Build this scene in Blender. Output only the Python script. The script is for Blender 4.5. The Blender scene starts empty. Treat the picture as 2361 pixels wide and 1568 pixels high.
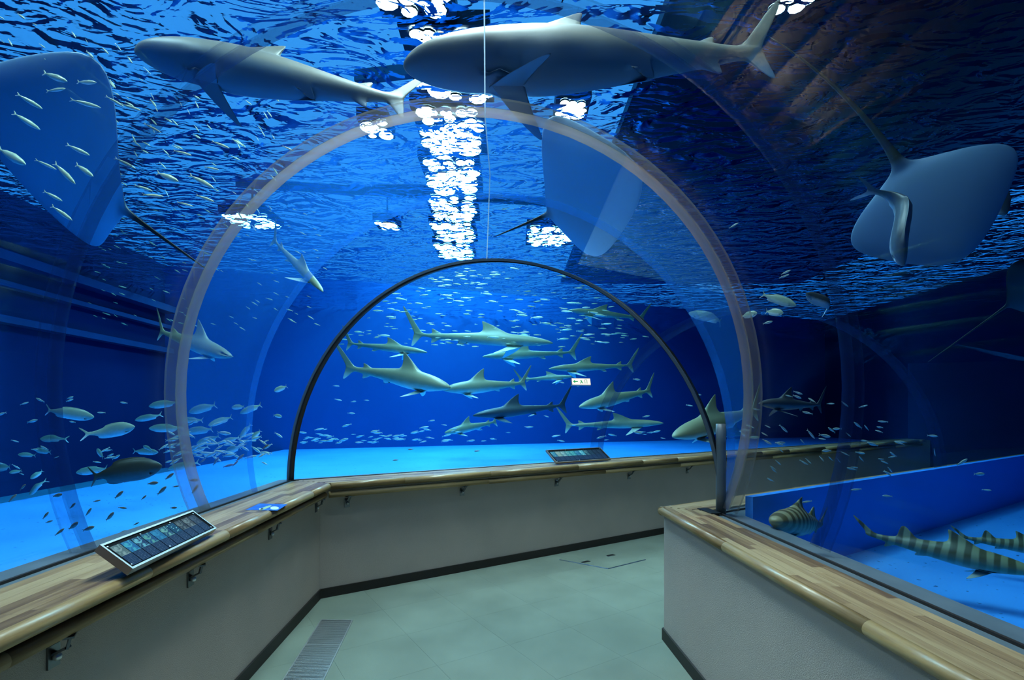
import bpy, bmesh, math, random
from mathutils import Vector, Matrix

random.seed(7)
SC = bpy.context.scene
COL = SC.collection
PI = math.pi
# ---------------------------------------------------------------- camera, light, exposure
F, CX, HY, EYE = 1175.0, 1180.5, 948.0, 1.5          # focal length (px), principal x, horizon row, eye height
cam_d = bpy.data.cameras.new('camera')
cam_d.sensor_width = 36.0
cam_d.lens = F / 2361.0 * 36.0
cam_d.shift_y = (HY - 784.0) / 2361.0
cam_d.clip_start = 0.05
cam = bpy.data.objects.new('camera', cam_d)
cam.location = (0, 0, EYE)
cam.rotation_euler = (PI / 2, 0, 0)
COL.objects.link(cam)
SC.camera = cam
world = bpy.data.worlds.new('hall_dark')
SC.world = world
world.use_nodes = True
world.node_tree.nodes['Background'].inputs[0].default_value = (0.035, 0.24, 0.62, 1)     # blue dusk of the hall above the pool
world.node_tree.nodes['Background'].inputs[1].default_value = 1.5
LAMP = 80.0                                            # radiance of the floodlights over the pool
SC.view_settings.view_transform = 'Standard'
SC.view_settings.look = 'None'
SC.view_settings.gamma = 1.0
SC.view_settings.use_curve_mapping = False
SC.view_settings.exposure = 0.0
cy = SC.cycles
cy.max_bounces = 5
cy.diffuse_bounces = 1
cy.glossy_bounces = 2
cy.transmission_bounces = 2
cy.transparent_max_bounces = 40
cy.volume_bounces = 0
cy.caustics_reflective = False
cy.caustics_refractive = False
cy.sample_clamp_indirect = 4.0
cy.use_adaptive_sampling = True
cy.adaptive_threshold = 0.10
cy.light_sampling_threshold = 0.03
cy.adaptive_min_samples = 12


def P(px, py, d):
    return Vector(((px - CX) / F * d, d, EYE - (py - HY) / F * d))


def PZ(px, py, z):
    return P(px, py, (EYE - z) * F / (py - HY))


# ---------------------------------------------------------------- materials
def mat(name):
    m = bpy.data.materials.new(name)
    m.use_nodes = True
    nt = m.node_tree
    for n in list(nt.nodes):
        nt.nodes.remove(n)
    return m, nt


def N(nt, t, **kw):
    n = nt.nodes.new(t)
    for k, v in kw.items():
        if k in n.inputs.keys():
            n.inputs[k].default_value = v
        else:
            setattr(n, k, v)
    return n


def L(nt, a, b):
    nt.links.new(a, b)


def rgba(c):
    return (c[0], c[1], c[2], 1)


def ramp(nt, fac, stops):
    r = N(nt, 'ShaderNodeValToRGB')
    el = r.color_ramp.elements
    while len(el) < len(stops):
        el.new(0.5)
    for e, (p, c) in zip(el, stops):
        e.position = p
        e.color = rgba(c)
    L(nt, fac, r.inputs[0])
    return r.outputs[0]


def simple(name, col, rough=0.5, metal=0.0, noise=None, bump=None, spec=0.5):
    """principled with noise-driven colour variation; noise=(scale, other colour), bump=(scale, strength)"""
    m, nt = mat(name)
    b = N(nt, 'ShaderNodeBsdfPrincipled', Roughness=rough, Metallic=metal)
    b.inputs['Specular IOR Level'].default_value = spec
    o = N(nt, 'ShaderNodeOutputMaterial')
    L(nt, b.outputs[0], o.inputs[0])
    b.inputs['Base Color'].default_value = rgba(col)
    tc = N(nt, 'ShaderNodeTexCoord')
    if noise:
        n = N(nt, 'ShaderNodeTexNoise', Scale=noise[0], Detail=4.0)
        L(nt, tc.outputs['Object'], n.inputs['Vector'])
        c = ramp(nt, n.outputs[0], [(0.3, col), (0.7, noise[1])])
        L(nt, c, b.inputs['Base Color'])
    if bump:
        n = N(nt, 'ShaderNodeTexNoise', Scale=bump[0], Detail=3.0)
        L(nt, tc.outputs['Object'], n.inputs['Vector'])
        bp = N(nt, 'ShaderNodeBump', Strength=bump[1], Distance=0.01)
        L(nt, n.outputs[0], bp.inputs['Height'])
        L(nt, bp.outputs[0], b.inputs['Normal'])
    return m


def emit(name, col, strength):
    m, nt = mat(name)
    e = N(nt, 'ShaderNodeEmission', Color=rgba(col), Strength=strength)
    o = N(nt, 'ShaderNodeOutputMaterial')
    L(nt, e.outputs[0], o.inputs[0])
    return m


def wood(name, cols, axis_scale=(3, 40, 40), vary=0.6):
    """grain along local X, tone of its own for every piece"""
    m, nt = mat(name)
    b = N(nt, 'ShaderNodeBsdfPrincipled', Roughness=0.32)
    o = N(nt, 'ShaderNodeOutputMaterial')
    L(nt, b.outputs[0], o.inputs[0])
    tc = N(nt, 'ShaderNodeTexCoord')
    oi = N(nt, 'ShaderNodeObjectInfo')
    mp = N(nt, 'ShaderNodeMapping')
    mp.inputs['Scale'].default_value = axis_scale
    ad = N(nt, 'ShaderNodeVectorMath', operation='ADD')
    mu = N(nt, 'ShaderNodeMath', operation='MULTIPLY')
    mu.inputs[1].default_value = 31.0
    L(nt, oi.outputs['Random'], mu.inputs[0])
    L(nt, tc.outputs['Object'], ad.inputs[0])
    L(nt, mu.outputs[0], ad.inputs[1])
    L(nt, ad.outputs[0], mp.inputs['Vector'])
    n = N(nt, 'ShaderNodeTexNoise', Scale=1.0, Detail=5.0, Roughness=0.6)
    L(nt, mp.outputs[0], n.inputs['Vector'])
    mx = N(nt, 'ShaderNodeMath', operation='MULTIPLY_ADD')
    mx.inputs[1].default_value = vary
    mx.inputs[2].default_value = -vary / 2
    L(nt, oi.outputs['Random'], mx.inputs[0])
    sm = N(nt, 'ShaderNodeMath', operation='ADD')
    L(nt, n.outputs[0], sm.inputs[0])
    L(nt, mx.outputs[0], sm.inputs[1])
    c = ramp(nt, sm.outputs[0], [(0.2, cols[0]), (0.5, cols[1]), (0.8, cols[2])])
    L(nt, c, b.inputs['Base Color'])
    bp = N(nt, 'ShaderNodeBump', Strength=0.15, Distance=0.002)
    L(nt, n.outputs[0], bp.inputs['Height'])
    L(nt, bp.outputs[0], b.inputs['Normal'])
    return m


M = {}
M['plaster'] = simple('speckled_plaster', (0.64, 0.48, 0.40), 0.62, noise=(2.5, (0.56, 0.43, 0.36)), bump=(260, 0.35))
M['carpet'] = None
M['rubber'] = simple('dark_brown_skirting', (0.022, 0.014, 0.012), 0.55)
M['sill'] = simple('grey_blue_sill', (0.16, 0.19, 0.21), 0.35, noise=(6, (0.12, 0.15, 0.17)))
M['black'] = simple('black_plastic', (0.012, 0.012, 0.014), 0.4)
M['matte'] = simple('matte_black', (0.010, 0.010, 0.012), 0.8, spec=0.06)
M['steel'] = simple('brushed_steel', (0.55, 0.54, 0.53), 0.28, metal=1.0)
M['grille'] = simple('grille_steel', (0.50, 0.47, 0.46), 0.36, metal=0.75)
M['darksteel'] = simple('dark_steel', (0.20, 0.20, 0.21), 0.35, metal=1.0)
M['alu'] = simple('aluminium_frame', (0.36, 0.31, 0.28), 0.45, metal=0.6)
M['oak'] = wood('light_oak', [(0.17, 0.088, 0.045), (0.37, 0.215, 0.105), (0.53, 0.345, 0.18)])
M['rail'] = wood('varnished_rail_wood', [(0.24, 0.125, 0.050), (0.44, 0.26, 0.11), (0.56, 0.36, 0.17)], (4, 60, 60), 0.28)

# carpet
m, nt = mat('green_grey_carpet')
b = N(nt, 'ShaderNodeBsdfPrincipled', Roughness=0.95)
b.inputs['Specular IOR Level'].default_value = 0.1
o = N(nt, 'ShaderNodeOutputMaterial')
L(nt, b.outputs[0], o.inputs[0])
tc = N(nt, 'ShaderNodeTexCoord')
oi = N(nt, 'ShaderNodeObjectInfo')
n1 = N(nt, 'ShaderNodeTexNoise', Scale=420.0, Detail=2.0)
n2 = N(nt, 'ShaderNodeTexNoise', Scale=2.2, Detail=3.0)
L(nt, tc.outputs['Object'], n1.inputs['Vector'])
geo = N(nt, 'ShaderNodeNewGeometry')
L(nt, geo.outputs['Position'], n2.inputs['Vector'])
c1 = ramp(nt, n1.outputs[0], [(0.3, (0.18, 0.205, 0.155)), (0.72, (0.35, 0.36, 0.28))])
c2 = ramp(nt, n2.outputs[0], [(0.3, (0.86, 0.86, 0.86)), (0.7, (1.06, 1.06, 1.06))])
mx = N(nt, 'ShaderNodeMix', data_type='RGBA', blend_type='MULTIPLY')
mx.inputs[0].default_value = 1.0
L(nt, c1, mx.inputs[6])
L(nt, c2, mx.inputs[7])
hs = N(nt, 'ShaderNodeHueSaturation')
mr = N(nt, 'ShaderNodeMapRange')
mr.inputs[3].default_value = 0.975
mr.inputs[4].default_value = 1.02
L(nt, oi.outputs['Random'], mr.inputs[0])
L(nt, mr.outputs[0], hs.inputs['Value'])
L(nt, mx.outputs[2], hs.inputs['Color'])
L(nt, hs.outputs[0], b.inputs['Base Color'])
bp = N(nt, 'ShaderNodeBump', Strength=0.5, Distance=0.004)
L(nt, n1.outputs[0], bp.inputs['Height'])
L(nt, bp.outputs[0], b.inputs['Normal'])
M['carpet'] = m


def paint(name, c1, c2, scale, specks=None):
    m, nt = mat(name)
    b = N(nt, 'ShaderNodeBsdfPrincipled', Roughness=0.8)
    b.inputs['Specular IOR Level'].default_value = 0.1
    o = N(nt, 'ShaderNodeOutputMaterial')
    L(nt, b.outputs[0], o.inputs[0])
    geo = N(nt, 'ShaderNodeNewGeometry')
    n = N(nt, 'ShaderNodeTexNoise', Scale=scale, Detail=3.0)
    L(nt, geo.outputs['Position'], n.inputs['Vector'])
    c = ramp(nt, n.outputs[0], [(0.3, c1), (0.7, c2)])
    if specks:
        v = N(nt, 'ShaderNodeTexNoise', Scale=26.0, Detail=1.5)
        L(nt, geo.outputs['Position'], v.inputs['Vector'])
        f = ramp(nt, v.outputs[0], [(0.705, (0, 0, 0)), (0.75, (1, 1, 1))])
        mx = N(nt, 'ShaderNodeMix', data_type='RGBA')
        L(nt, f, mx.inputs[0])
        L(nt, c, mx.inputs[6])
        mx.inputs[7].default_value = rgba(specks)
        c = mx.outputs[2]
    L(nt, c, b.inputs['Base Color'])
    return m


M['tankfloor'] = paint('light_blue_tank_floor', (0.070, 0.36, 0.88), (0.095, 0.43, 0.95), 0.8, (0.02, 0.10, 0.30))
M['trench'] = paint('teal_tank_ledge', (0.07, 0.25, 0.36), (0.09, 0.30, 0.42), 1.2)
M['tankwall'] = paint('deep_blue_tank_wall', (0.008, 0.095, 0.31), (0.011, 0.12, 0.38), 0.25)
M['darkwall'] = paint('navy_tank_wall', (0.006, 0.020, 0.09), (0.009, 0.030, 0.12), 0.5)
M['beam'] = paint('blue_grey_beam', (0.02, 0.06, 0.16), (0.03, 0.08, 0.20), 1.0)
M['hullblue'] = paint('mid_blue_upstand', (0.04, 0.25, 0.75), (0.055, 0.30, 0.82), 0.7)


def water_volume(nt, o):
    va = N(nt, 'ShaderNodeVolumeAbsorption', Color=(0.30, 0.78, 0.935, 1), Density=0.27)
    L(nt, va.outputs[0], o.inputs['Volume'])


def mk_water_hull():
    m, nt = mat('water_boundary')
    o = N(nt, 'ShaderNodeOutputMaterial')
    t = N(nt, 'ShaderNodeBsdfTransparent', Color=(1, 1, 1, 1))
    L(nt, t.outputs[0], o.inputs[0])
    water_volume(nt, o)
    return m


def mk_water_top():
    m, nt = mat('rippled_water_surface')
    o = N(nt, 'ShaderNodeOutputMaterial')
    geo = N(nt, 'ShaderNodeNewGeometry')
    mp = N(nt, 'ShaderNodeMapping')
    mp.inputs['Rotation'].default_value = (0, 0, 0.5)
    mp.inputs['Scale'].default_value = (1.0, 1.7, 1.0)
    L(nt, geo.outputs['Position'], mp.inputs['Vector'])
    n1 = N(nt, 'ShaderNodeTexNoise', Scale=2.1, Detail=2.5, Roughness=0.5, Distortion=1.0)
    n2 = N(nt, 'ShaderNodeTexNoise', Scale=7.0, Detail=2.0, Distortion=0.6)
    L(nt, mp.outputs[0], n1.inputs['Vector'])
    L(nt, mp.outputs[0], n2.inputs['Vector'])
    b1 = N(nt, 'ShaderNodeBump', Strength=1.0, Distance=0.50)
    b2 = N(nt, 'ShaderNodeBump', Strength=1.0, Distance=0.016)
    # choppy above the middle of the pool, calmer towards the sides
    sx = N(nt, 'ShaderNodeSeparateXYZ')
    L(nt, geo.outputs['Position'], sx.inputs[0])
    ma = N(nt, 'ShaderNodeMath', operation='MULTIPLY_ADD')
    ma.inputs[1].default_value = 0.08
    L(nt, sx.outputs[1], ma.inputs[0])
    L(nt, sx.outputs[0], ma.inputs[2])
    ab = N(nt, 'ShaderNodeMath', operation='ABSOLUTE')
    L(nt, ma.outputs[0], ab.inputs[0])
    mk = N(nt, 'ShaderNodeMapRange', interpolation_type='SMOOTHSTEP')
    mk.inputs[1].default_value = 0.6
    mk.inputs[2].default_value = 3.6
    mk.inputs[3].default_value = 1.0
    mk.inputs[4].default_value = 0.32
    L(nt, ab.outputs[0], mk.inputs[0])
    mh = N(nt, 'ShaderNodeMath', operation='MULTIPLY')
    L(nt, n1.outputs[0], mh.inputs[0])
    L(nt, mk.outputs[0], mh.inputs[1])
    L(nt, mh.outputs[0], b1.inputs['Height'])
    L(nt, n2.outputs[0], b2.inputs['Height'])
    L(nt, b1.outputs[0], b2.inputs['Normal'])
    fr = N(nt, 'ShaderNodeFresnel', IOR=1.072)
    L(nt, b2.outputs[0], fr.inputs['Normal'])
    g = N(nt, 'ShaderNodeBsdfGlossy', Roughness=0.03, Color=(1, 1, 1, 1))
    L(nt, b2.outputs[0], g.inputs['Normal'])
    t = N(nt, 'ShaderNodeBsdfTransparent', Color=(1, 1, 1, 1))
    mx = N(nt, 'ShaderNodeMixShader')
    L(nt, fr.outputs[0], mx.inputs[0])
    L(nt, t.outputs[0], mx.inputs[1])
    L(nt, g.outputs[0], mx.inputs[2])
    L(nt, mx.outputs[0], o.inputs[0])
    water_volume(nt, o)
    return m


def mk_acrylic(name, tint=(0.97, 0.985, 1.0), milk=None):
    m, nt = mat(name)
    o = N(nt, 'ShaderNodeOutputMaterial')
    t = N(nt, 'ShaderNodeBsdfTransparent', Color=rgba(tint))
    g = N(nt, 'ShaderNodeBsdfGlossy', Roughness=0.02, Color=(1, 1, 1, 1))
    lw = N(nt, 'ShaderNodeLayerWeight', Blend=0.12)
    mp = N(nt, 'ShaderNodeMath', operation='MULTIPLY')
    mp.inputs[1].default_value = 0.08
    L(nt, lw.outputs['Fresnel'], mp.inputs[0])
    mx = N(nt, 'ShaderNodeMixShader')
    L(nt, mp.outputs[0], mx.inputs[0])
    L(nt, t.outputs[0], mx.inputs[1])
    L(nt, g.outputs[0], mx.inputs[2])
    out = mx.outputs[0]
    if milk:
        d = N(nt, 'ShaderNodeBsdfDiffuse', Color=rgba(milk[0]))
        tl = N(nt, 'ShaderNodeBsdfTranslucent', Color=rgba(milk[0]))
        m0 = N(nt, 'ShaderNodeMixShader')
        L(nt, d.outputs[0], m0.inputs[1])
        L(nt, tl.outputs[0], m0.inputs[2])
        m2 = N(nt, 'ShaderNodeMixShader')
        m2.inputs[0].default_value = milk[1]
        L(nt, out, m2.inputs[1])
        L(nt, m0.outputs[0], m2.inputs[2])
        out = m2.outputs[0]
    L(nt, out, o.inputs[0])
    return m


M['waterhull'] = mk_water_hull()
M['watertop'] = mk_water_top()
M['acrylic'] = mk_acrylic('clear_acrylic')
M['milky'] = mk_acrylic('bright_crescent_acrylic', milk=((0.02, 0.26, 0.90), 0.30))  # blue milk puts the wedge's bright reflected light into its colour
M['brownseal'] = mk_acrylic('brown_joint_sealant', milk=((0.46, 0.35, 0.27), 0.52))
M['darkseal'] = mk_acrylic('dark_joint_sealant', milk=((0.01, 0.03, 0.12), 0.30))
M['paleseal'] = mk_acrylic('pale_hairline_seam', milk=((0.7, 0.8, 0.85), 0.6))


# ---------------------------------------------------------------- object helpers
def link(o, parent=None):
    COL.objects.link(o)
    if parent is not None:
        o.parent = parent
    return o


def tag(o, label=None, cat=None, group=None, kind=None):
    if label:
        o['label'] = label
    if cat:
        o['category'] = cat
    if group:
        o['group'] = group
    if kind:
        o['kind'] = kind
    return o


def obj(name, me, material=None, parent=None, smooth=False):
    if isinstance(me, bmesh.types.BMesh):
        bm = me
        me = bpy.data.meshes.new(name)
        bmesh.ops.recalc_face_normals(bm, faces=bm.faces)
        bm.to_mesh(me)
        bm.free()
    if material is not None and not me.materials:
        me.materials.append(material)
    if smooth:
        me.polygons.foreach_set('use_smooth', [True] * len(me.polygons))
    return link(bpy.data.objects.new(name, me), parent)


def empty(name, loc=(0, 0, 0), rz=0.0):
    e = bpy.data.objects.new(name, None)
    e.location = loc
    e.rotation_euler = (0, 0, rz)
    e.empty_display_size = 0.1
    return link(e)


def box(bm, x0, x1, y0, y1, z0, z1, mtx=None):
    v = [bm.verts.new((x, y, z)) for x in (x0, x1) for y in (y0, y1) for z in (z0, z1)]
    for f in ((0, 1, 3, 2), (4, 6, 7, 5), (0, 4, 5, 1), (2, 3, 7, 6), (0, 2, 6, 4), (1, 5, 7, 3)):
        bm.faces.new([v[i] for i in f])
    if mtx is not None:
        bmesh.ops.transform(bm, matrix=mtx, verts=v)
    return v


def prism(bm, poly, z0, z1):
    lo = [bm.verts.new((p[0], p[1], z0)) for p in poly]
    hi = [bm.verts.new((p[0], p[1], z1)) for p in poly]
    n = len(poly)
    bm.faces.new(lo[::-1])
    bm.faces.new(hi)
    for i in range(n):
        bm.faces.new((lo[i], lo[(i + 1) % n], hi[(i + 1) % n], hi[i]))


def tube(bm, pts, r, seg=12, caps=True):
    rings = []
    for i, p in enumerate(pts):
        a = pts[max(i - 1, 0)]
        c = pts[min(i + 1, len(pts) - 1)]
        t = (Vector(c) - Vector(a)).normalized()
        ref = Vector((0, 0, 1)) if abs(t.z) < 0.95 else Vector((1, 0, 0))
        s = t.cross(ref).normalized()
        u = s.cross(t)
        rr = r[i] if isinstance(r, (list, tuple)) else r
        rings.append([bm.verts.new(Vector(p) + s * math.cos(2 * PI * k / seg) * rr + u * math.sin(2 * PI * k / seg) * rr) for k in range(seg)])
    for a, b in zip(rings, rings[1:]):
        for k in range(seg):
            bm.faces.new((a[k], a[(k + 1) % seg], b[(k + 1) % seg], b[k]))
    if caps:
        bm.faces.new(rings[0][::-1])
        bm.faces.new(rings[-1])


def V2(x, y):
    return Vector((x, y))


def offset(pts, d, left):
    """offset a three-point polyline towards the corridor by d; left=True when the corridor lies on its right hand"""
    sg = 1 if left else -1
    dirs = [(pts[i + 1] - pts[i]).normalized() for i in range(len(pts) - 1)]
    nr = [V2(t.y, -t.x) * sg for t in dirs]
    out = []
    for i, p in enumerate(pts):
        if i == 0:
            out.append(p + nr[0] * d)
        elif i == len(pts) - 1:
            out.append(p + nr[-1] * d)
        else:
            a, b = nr[i - 1], nr[i]
            out.append(p + (a + b) * (d / (1 + a.dot(b))))
    return out


# ---------------------------------------------------------------- plan of the tunnel
U1 = V2(-0.049, 1).normalized()
U2 = V2(0.844, 0.537).normalized()
CL = PZ(737, 1380, 0).xy                 # outer corner of the corridor, at the floor
CR = PZ(1531, 1475, 0).xy                # inner corner
BACK = -2.4
PL = [CL + U1 * ((BACK - CL.y) / U1.y), CL, CL + U2 * 13.0]
PR = [CR + U1 * ((BACK - CR.y) / U1.y), CR, CR + U2 * 11.5]
ZL, ZR = 0.93, 0.87                      # height of the two ledges
TANKZ = 0.45                             # tank floor
SURF = 4.40                              # water surface


def strip(pts, a, b, left, i):
    """quad between offsets a and b along leg i"""
    A = offset(pts, a, left)
    B = offset(pts, b, left)
    return [A[i], A[i + 1], B[i + 1], B[i]]


def wallpiece(name, pts, a, b, left, i, z0, z1, material, parent=None):
    bm = bmesh.new()
    prism(bm, strip(pts, a, b, left, i), z0, z1)
    return obj(name, bm, material, parent)


# ---------------------------------------------------------------- room shell
bm = bmesh.new()
prism(bm, [V2(-3.2, BACK), V2(3.2, BACK), V2(3.0, 3.0), V2(11.0, 8.0), V2(9.4, 12.2), V2(-2.4, 4.9)], -0.20, -0.012)
floor = tag(obj('floor', bm, M['rubber']), 'green grey carpet tiled floor of the tunnel', 'floor', kind='structure')
# carpet tiles, rows along the second leg
TS = 0.5
tile_me = bpy.data.meshes.new('carpet_tile')
bm = bmesh.new()
box(bm, -TS / 2 + 0.0004, TS / 2 - 0.0004, -TS / 2 + 0.0004, TS / 2 - 0.0004, -0.012, 0.0)
bmesh.ops.recalc_face_normals(bm, faces=bm.faces)
bm.to_mesh(tile_me)
bm.free()
tile_me.materials.append(M['carpet'])
ang2 = math.atan2(U2.y, U2.x)
W2 = V2(-U2.y, U2.x)


def side(p, a, b):
    return (b.x - a.x) * (p.y - a.y) - (b.y - a.y) * (p.x - a.x)


def in_corridor(p, mrg):
    l = offset(PL, -mrg, True)
    r = offset(PR, -mrg, False)
    right_of_left = (side(p, l[0], l[1]) < 0 and side(p, l[1], l[2]) < 0)
    left_of_right = (side(p, r[0], r[1]) > 0 or side(p, r[1], r[2]) > 0)
    return right_of_left and left_of_right


for i in range(-14, 22):
    for j in range(-10, 14):
        c = CL + U2 * (i * TS + 0.1) + W2 * (-(j + 0.5) * TS)
        if BACK < c.y < 8.2 and in_corridor(c, 0.30) and c.x < 5.6:
            t = obj('carpet_tile', tile_me, parent=floor)
            t.location = (c.x, c.y, 0)
            t.rotation_euler = (0, 0, ang2 + (0 if (i + j) % 2 else PI / 2))

for nm, pts, left, i, zt in (('wall_left', PL, True, 0, ZL), ('wall_outer', PL, True, 1, ZL), ('wall_right', PR, False, 0, ZR), ('wall_inner', PR, False, 1, ZR)):
    w = wallpiece(nm, pts, 0.0, -0.40, left, i, -0.15, zt - 0.035, M['plaster'])
    tag(w, {'wall_left': 'grey speckled parapet wall beside the floor grille', 'wall_outer': 'long grey parapet wall carrying two wooden rails past the bend',
            'wall_right': 'grey parapet wall ending at the inner corner of the bend', 'wall_inner': 'grey parapet wall hidden around the inner corner'}[nm], 'wall', kind='structure')
    bn = nm.replace('wall', 'baseboard')
    bb = wallpiece(bn, pts, 0.012, 0.0, left, i, 0.0, 0.075, M['rubber'])
    tag(bb, 'dark brown rubber skirting below the ' + {'wall_left': 'wall with the floor grille', 'wall_outer': 'wall with two rails', 'wall_right': 'wall at the inner corner', 'wall_inner': 'hidden wall'}[nm], 'baseboard', kind='structure')
# sill frames that hold the acrylic
for nm, pts, left, i, zt, lab in (('trim_1', PL, True, 0, ZL, 'grey sill channel behind the ledge with the tilted fish guide'),
                                  ('trim_2', PL, True, 1, ZL, 'grey sill channel behind the twin rails'),
                                  ('trim_3', PR, False, 0, ZR, 'wide grey sill channel behind the ledge at the inner corner'),
                                  ('trim_4', PR, False, 1, ZR, 'grey sill channel around the inner corner')):
    bm = bmesh.new()
    prism(bm, strip(pts, -0.225 if left else -0.215, -0.42, left, i), 0.3, zt - 0.012)
    o1 = tag(obj(nm, bm, M['sill']), lab, 'sill', kind='structure')
    bm = bmesh.new()
    prism(bm, strip(pts, -0.284, -0.296, left, i), zt - 0.012, zt - 0.002)
    obj('gasket', bm, M['rubber'], o1)


# ---------------------------------------------------------------- wooden ledges
def ledge(name, label, pts, left, i, zt, width_rows, t0, t1, front, seed):
    """staves laid along the wall; local X along the leg, local Y towards the corridor"""
    rnd = random.Random(seed)
    A, B = pts[i], pts[i + 1]
    d = (B - A).normalized()
    root = empty(name, (A.x, A.y, zt), math.atan2(d.y, d.x))
    tag(root, label, 'ledge')
    sg = -1 if left else 1               # corridor side in local Y
    n = width_rows
    lo, hi = -0.225, front - 0.03
    w = (hi - lo) / n
    leg_ang = 0.5 * (1 if i == 0 else -1)
    for r in range(n):
        y0, y1 = lo + r * w, lo + (r + 1) * w
        yy = (y0 + y1) / 2
        # mitre at the bend: the bisector shears the end of every row
        sh = yy * math.tan(math.radians(30.6))
        e0, e1 = t0, t1
        if i == 0:
            e1 = t1 + (-sh if left else sh)
        else:
            e0 = t0 + (sh if left else -sh)
        x = e0
        first = True
        while x < e1 - 0.01:
            ln = rnd.uniform(0.28, 0.75)
            if first:
                ln *= rnd.uniform(0.3, 1)
                first = False
            xe = min(x + ln, e1)
            if e1 - xe < 0.12:
                xe = e1
            bm = bmesh.new()
            box(bm, x, xe - 0.0006, sg * y0, sg * y1 - sg * 0.0006, -0.035, rnd.uniform(-0.0004, 0.0))
            obj('stave', bm, M['oak'], root)
            x = xe
    # half round nosing in lengths
    x = t0 + ((front * math.tan(math.radians(30.6)) * (1 if left else -1)) if i == 1 else 0)
    xe_all = t1 + ((-front if left else front) * math.tan(math.radians(30.6)) if i == 0 else 0)
    while x < xe_all - 0.01:
        xe = min(x + rnd.uniform(0.55, 1.1), xe_all)
        if xe_all - xe < 0.25:
            xe = xe_all
        bm = bmesh.new()
        prof = [(front - 0.03, 0.0)]
        for k in range(9):
            a = PI / 2 - PI * k / 8
            prof.append((front - 0.03 + 0.03 * math.cos(a), -0.027 + 0.027 * math.sin(a) + 0.0015))
        prof.append((front - 0.03, -0.054))
        va = [bm.verts.new((x, sg * p[0], p[1])) for p in prof]
        vb = [bm.verts.new((xe - 0.0008, sg * p[0], p[1])) for p in prof]
        for k in range(len(prof)):
            q = (k + 1) % len(prof)
            bm.faces.new((va[k], va[q], vb[q], vb[k]))
        bm.faces.new(va)
        bm.faces.new(vb[::-1])
        o = obj('nosing', bm, M['rail'], root)
        o.data.polygons.foreach_set('use_smooth', [len(p.vertices) == 4 for p in o.data.polygons])
        x = xe
    return root


len_l1 = (PL[1] - PL[0]).length
len_l2 = (PL[2] - PL[1]).length
len_r1 = (PR[1] - PR[0]).length
ledge('wooden_ledge', 'oak block ledge carrying the tilted fish guide and the blue sticker', PL, True, 0, ZL, 6, 0.9, len_l1, 0.11, 1)
ledge('wooden_ledge', 'oak ledge with round front edge above the long handrail past the bend', PL, True, 1, ZL, 6, 0.0, 11.6, 0.11, 2)
ledge('wooden_ledge', 'bare oak block ledge with knots ending at the inner corner', PR, False, 0, ZR, 6, 0.9, len_r1, 0.035, 3)
ledge('wooden_ledge', 'short return of oak ledge going around the inner corner', PR, False, 1, ZR, 6, 0.0, 9.5, 0.035, 4)
# sealant-filled pocket at the inner corner of the frame
pk = offset(PR, -0.235, False)[1]
bm = bmesh.new()
box(bm, -0.10, 0.07, -0.035, 0.035, -0.004, 0.004, Matrix.Translation((pk.x, pk.y, ZR + 0.001)) @ Matrix.Rotation(math.radians(98), 4, 'Z'))
tag(obj('corner_gasket', bm, M['black']), 'black rubber gasket in the ledge cut-out at the inner corner', 'gasket')


# ---------------------------------------------------------------- handrails with brackets
def handrail(label, i, t0, t1, stations, seed):
    A, B = PL[i], PL[i + 1]
    d = (B - A).normalized()
    root = empty('handrail', (A.x, A.y, 0), math.atan2(d.y, d.x))
    tag(root, label, 'handrail')
    yo, zr = (-0.052 if i == 0 else -0.075), ZL - 0.094
    rnd = random.Random(seed)
    x = t0
    while x < t1 - 0.05:
        xe = min(x + rnd.uniform(0.9, 1.6), t1)
        bm = bmesh.new()
        tube(bm, [(x, yo, zr), (xe - 0.001, yo, zr)], 0.026, 14)
        obj('rail', bm, M['rail'], root, smooth=True)
        x = xe
    for s in stations:
        bm = bmesh.new()
        box(bm, s - 0.022, s + 0.022, -0.007, 0.0, zr - 0.125, zr - 0.055)
        pl = obj('bracket', bm, M['darksteel'], root)
        bm = bmesh.new()
        pts = [(s, -0.004, zr - 0.085), (s, -0.045, zr - 0.065), (s + 0.006, yo, zr - 0.028)]
        for p, q in zip(pts, pts[1:]):
            p, q = Vector(p), Vector(q)
            t = (q - p)
            mid = (p + q) / 2
            mt = Matrix.Translation(mid) @ t.to_track_quat('X', 'Z').to_matrix().to_4x4()
            box(bm, -t.length / 2 - 0.003, t.length / 2 + 0.003, -0.012, 0.012, -0.0035, 0.0035, mt)
        mt = Matrix.Translation((s + 0.004, yo, zr - 0.026)) @ Matrix.Rotation(0.5, 4, 'Z')
        box(bm, -0.035, 0.035, -0.014, 0.014, -0.003, 0.003, mt)
        obj('arm', bm, M['darksteel'], pl)
        bm = bmesh.new()
        bmesh.ops.create_uvsphere(bm, u_segments=10, v_segments=6, radius=0.013, matrix=Matrix.Translation((s, -0.016, zr - 0.092)))
        obj('knob', bm, M['steel'], pl, smooth=True)
    return root


def along(i, px, z=0.8):
    """distance along leg i of PL where the wall face is seen at column px"""
    A, B = PL[i], PL[i + 1]
    d = (B - A).normalized()
    k = (px - CX) / F
    return (k * A.y - A.x) / (d.x - k * d.y)


handrail('wooden handrail under the ledge with the tilted fish guide', 0, 1.0, len_l1 - 0.055, [along(0, 437), along(0, 622), along(0, 728), along(0, 120)], 5)
handrail('long wooden handrail on steel brackets along the wall past the bend', 1, 0.055, 11.5, [along(1, x) for x in (800, 1065, 1283, 1450, 1584)], 6)

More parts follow.
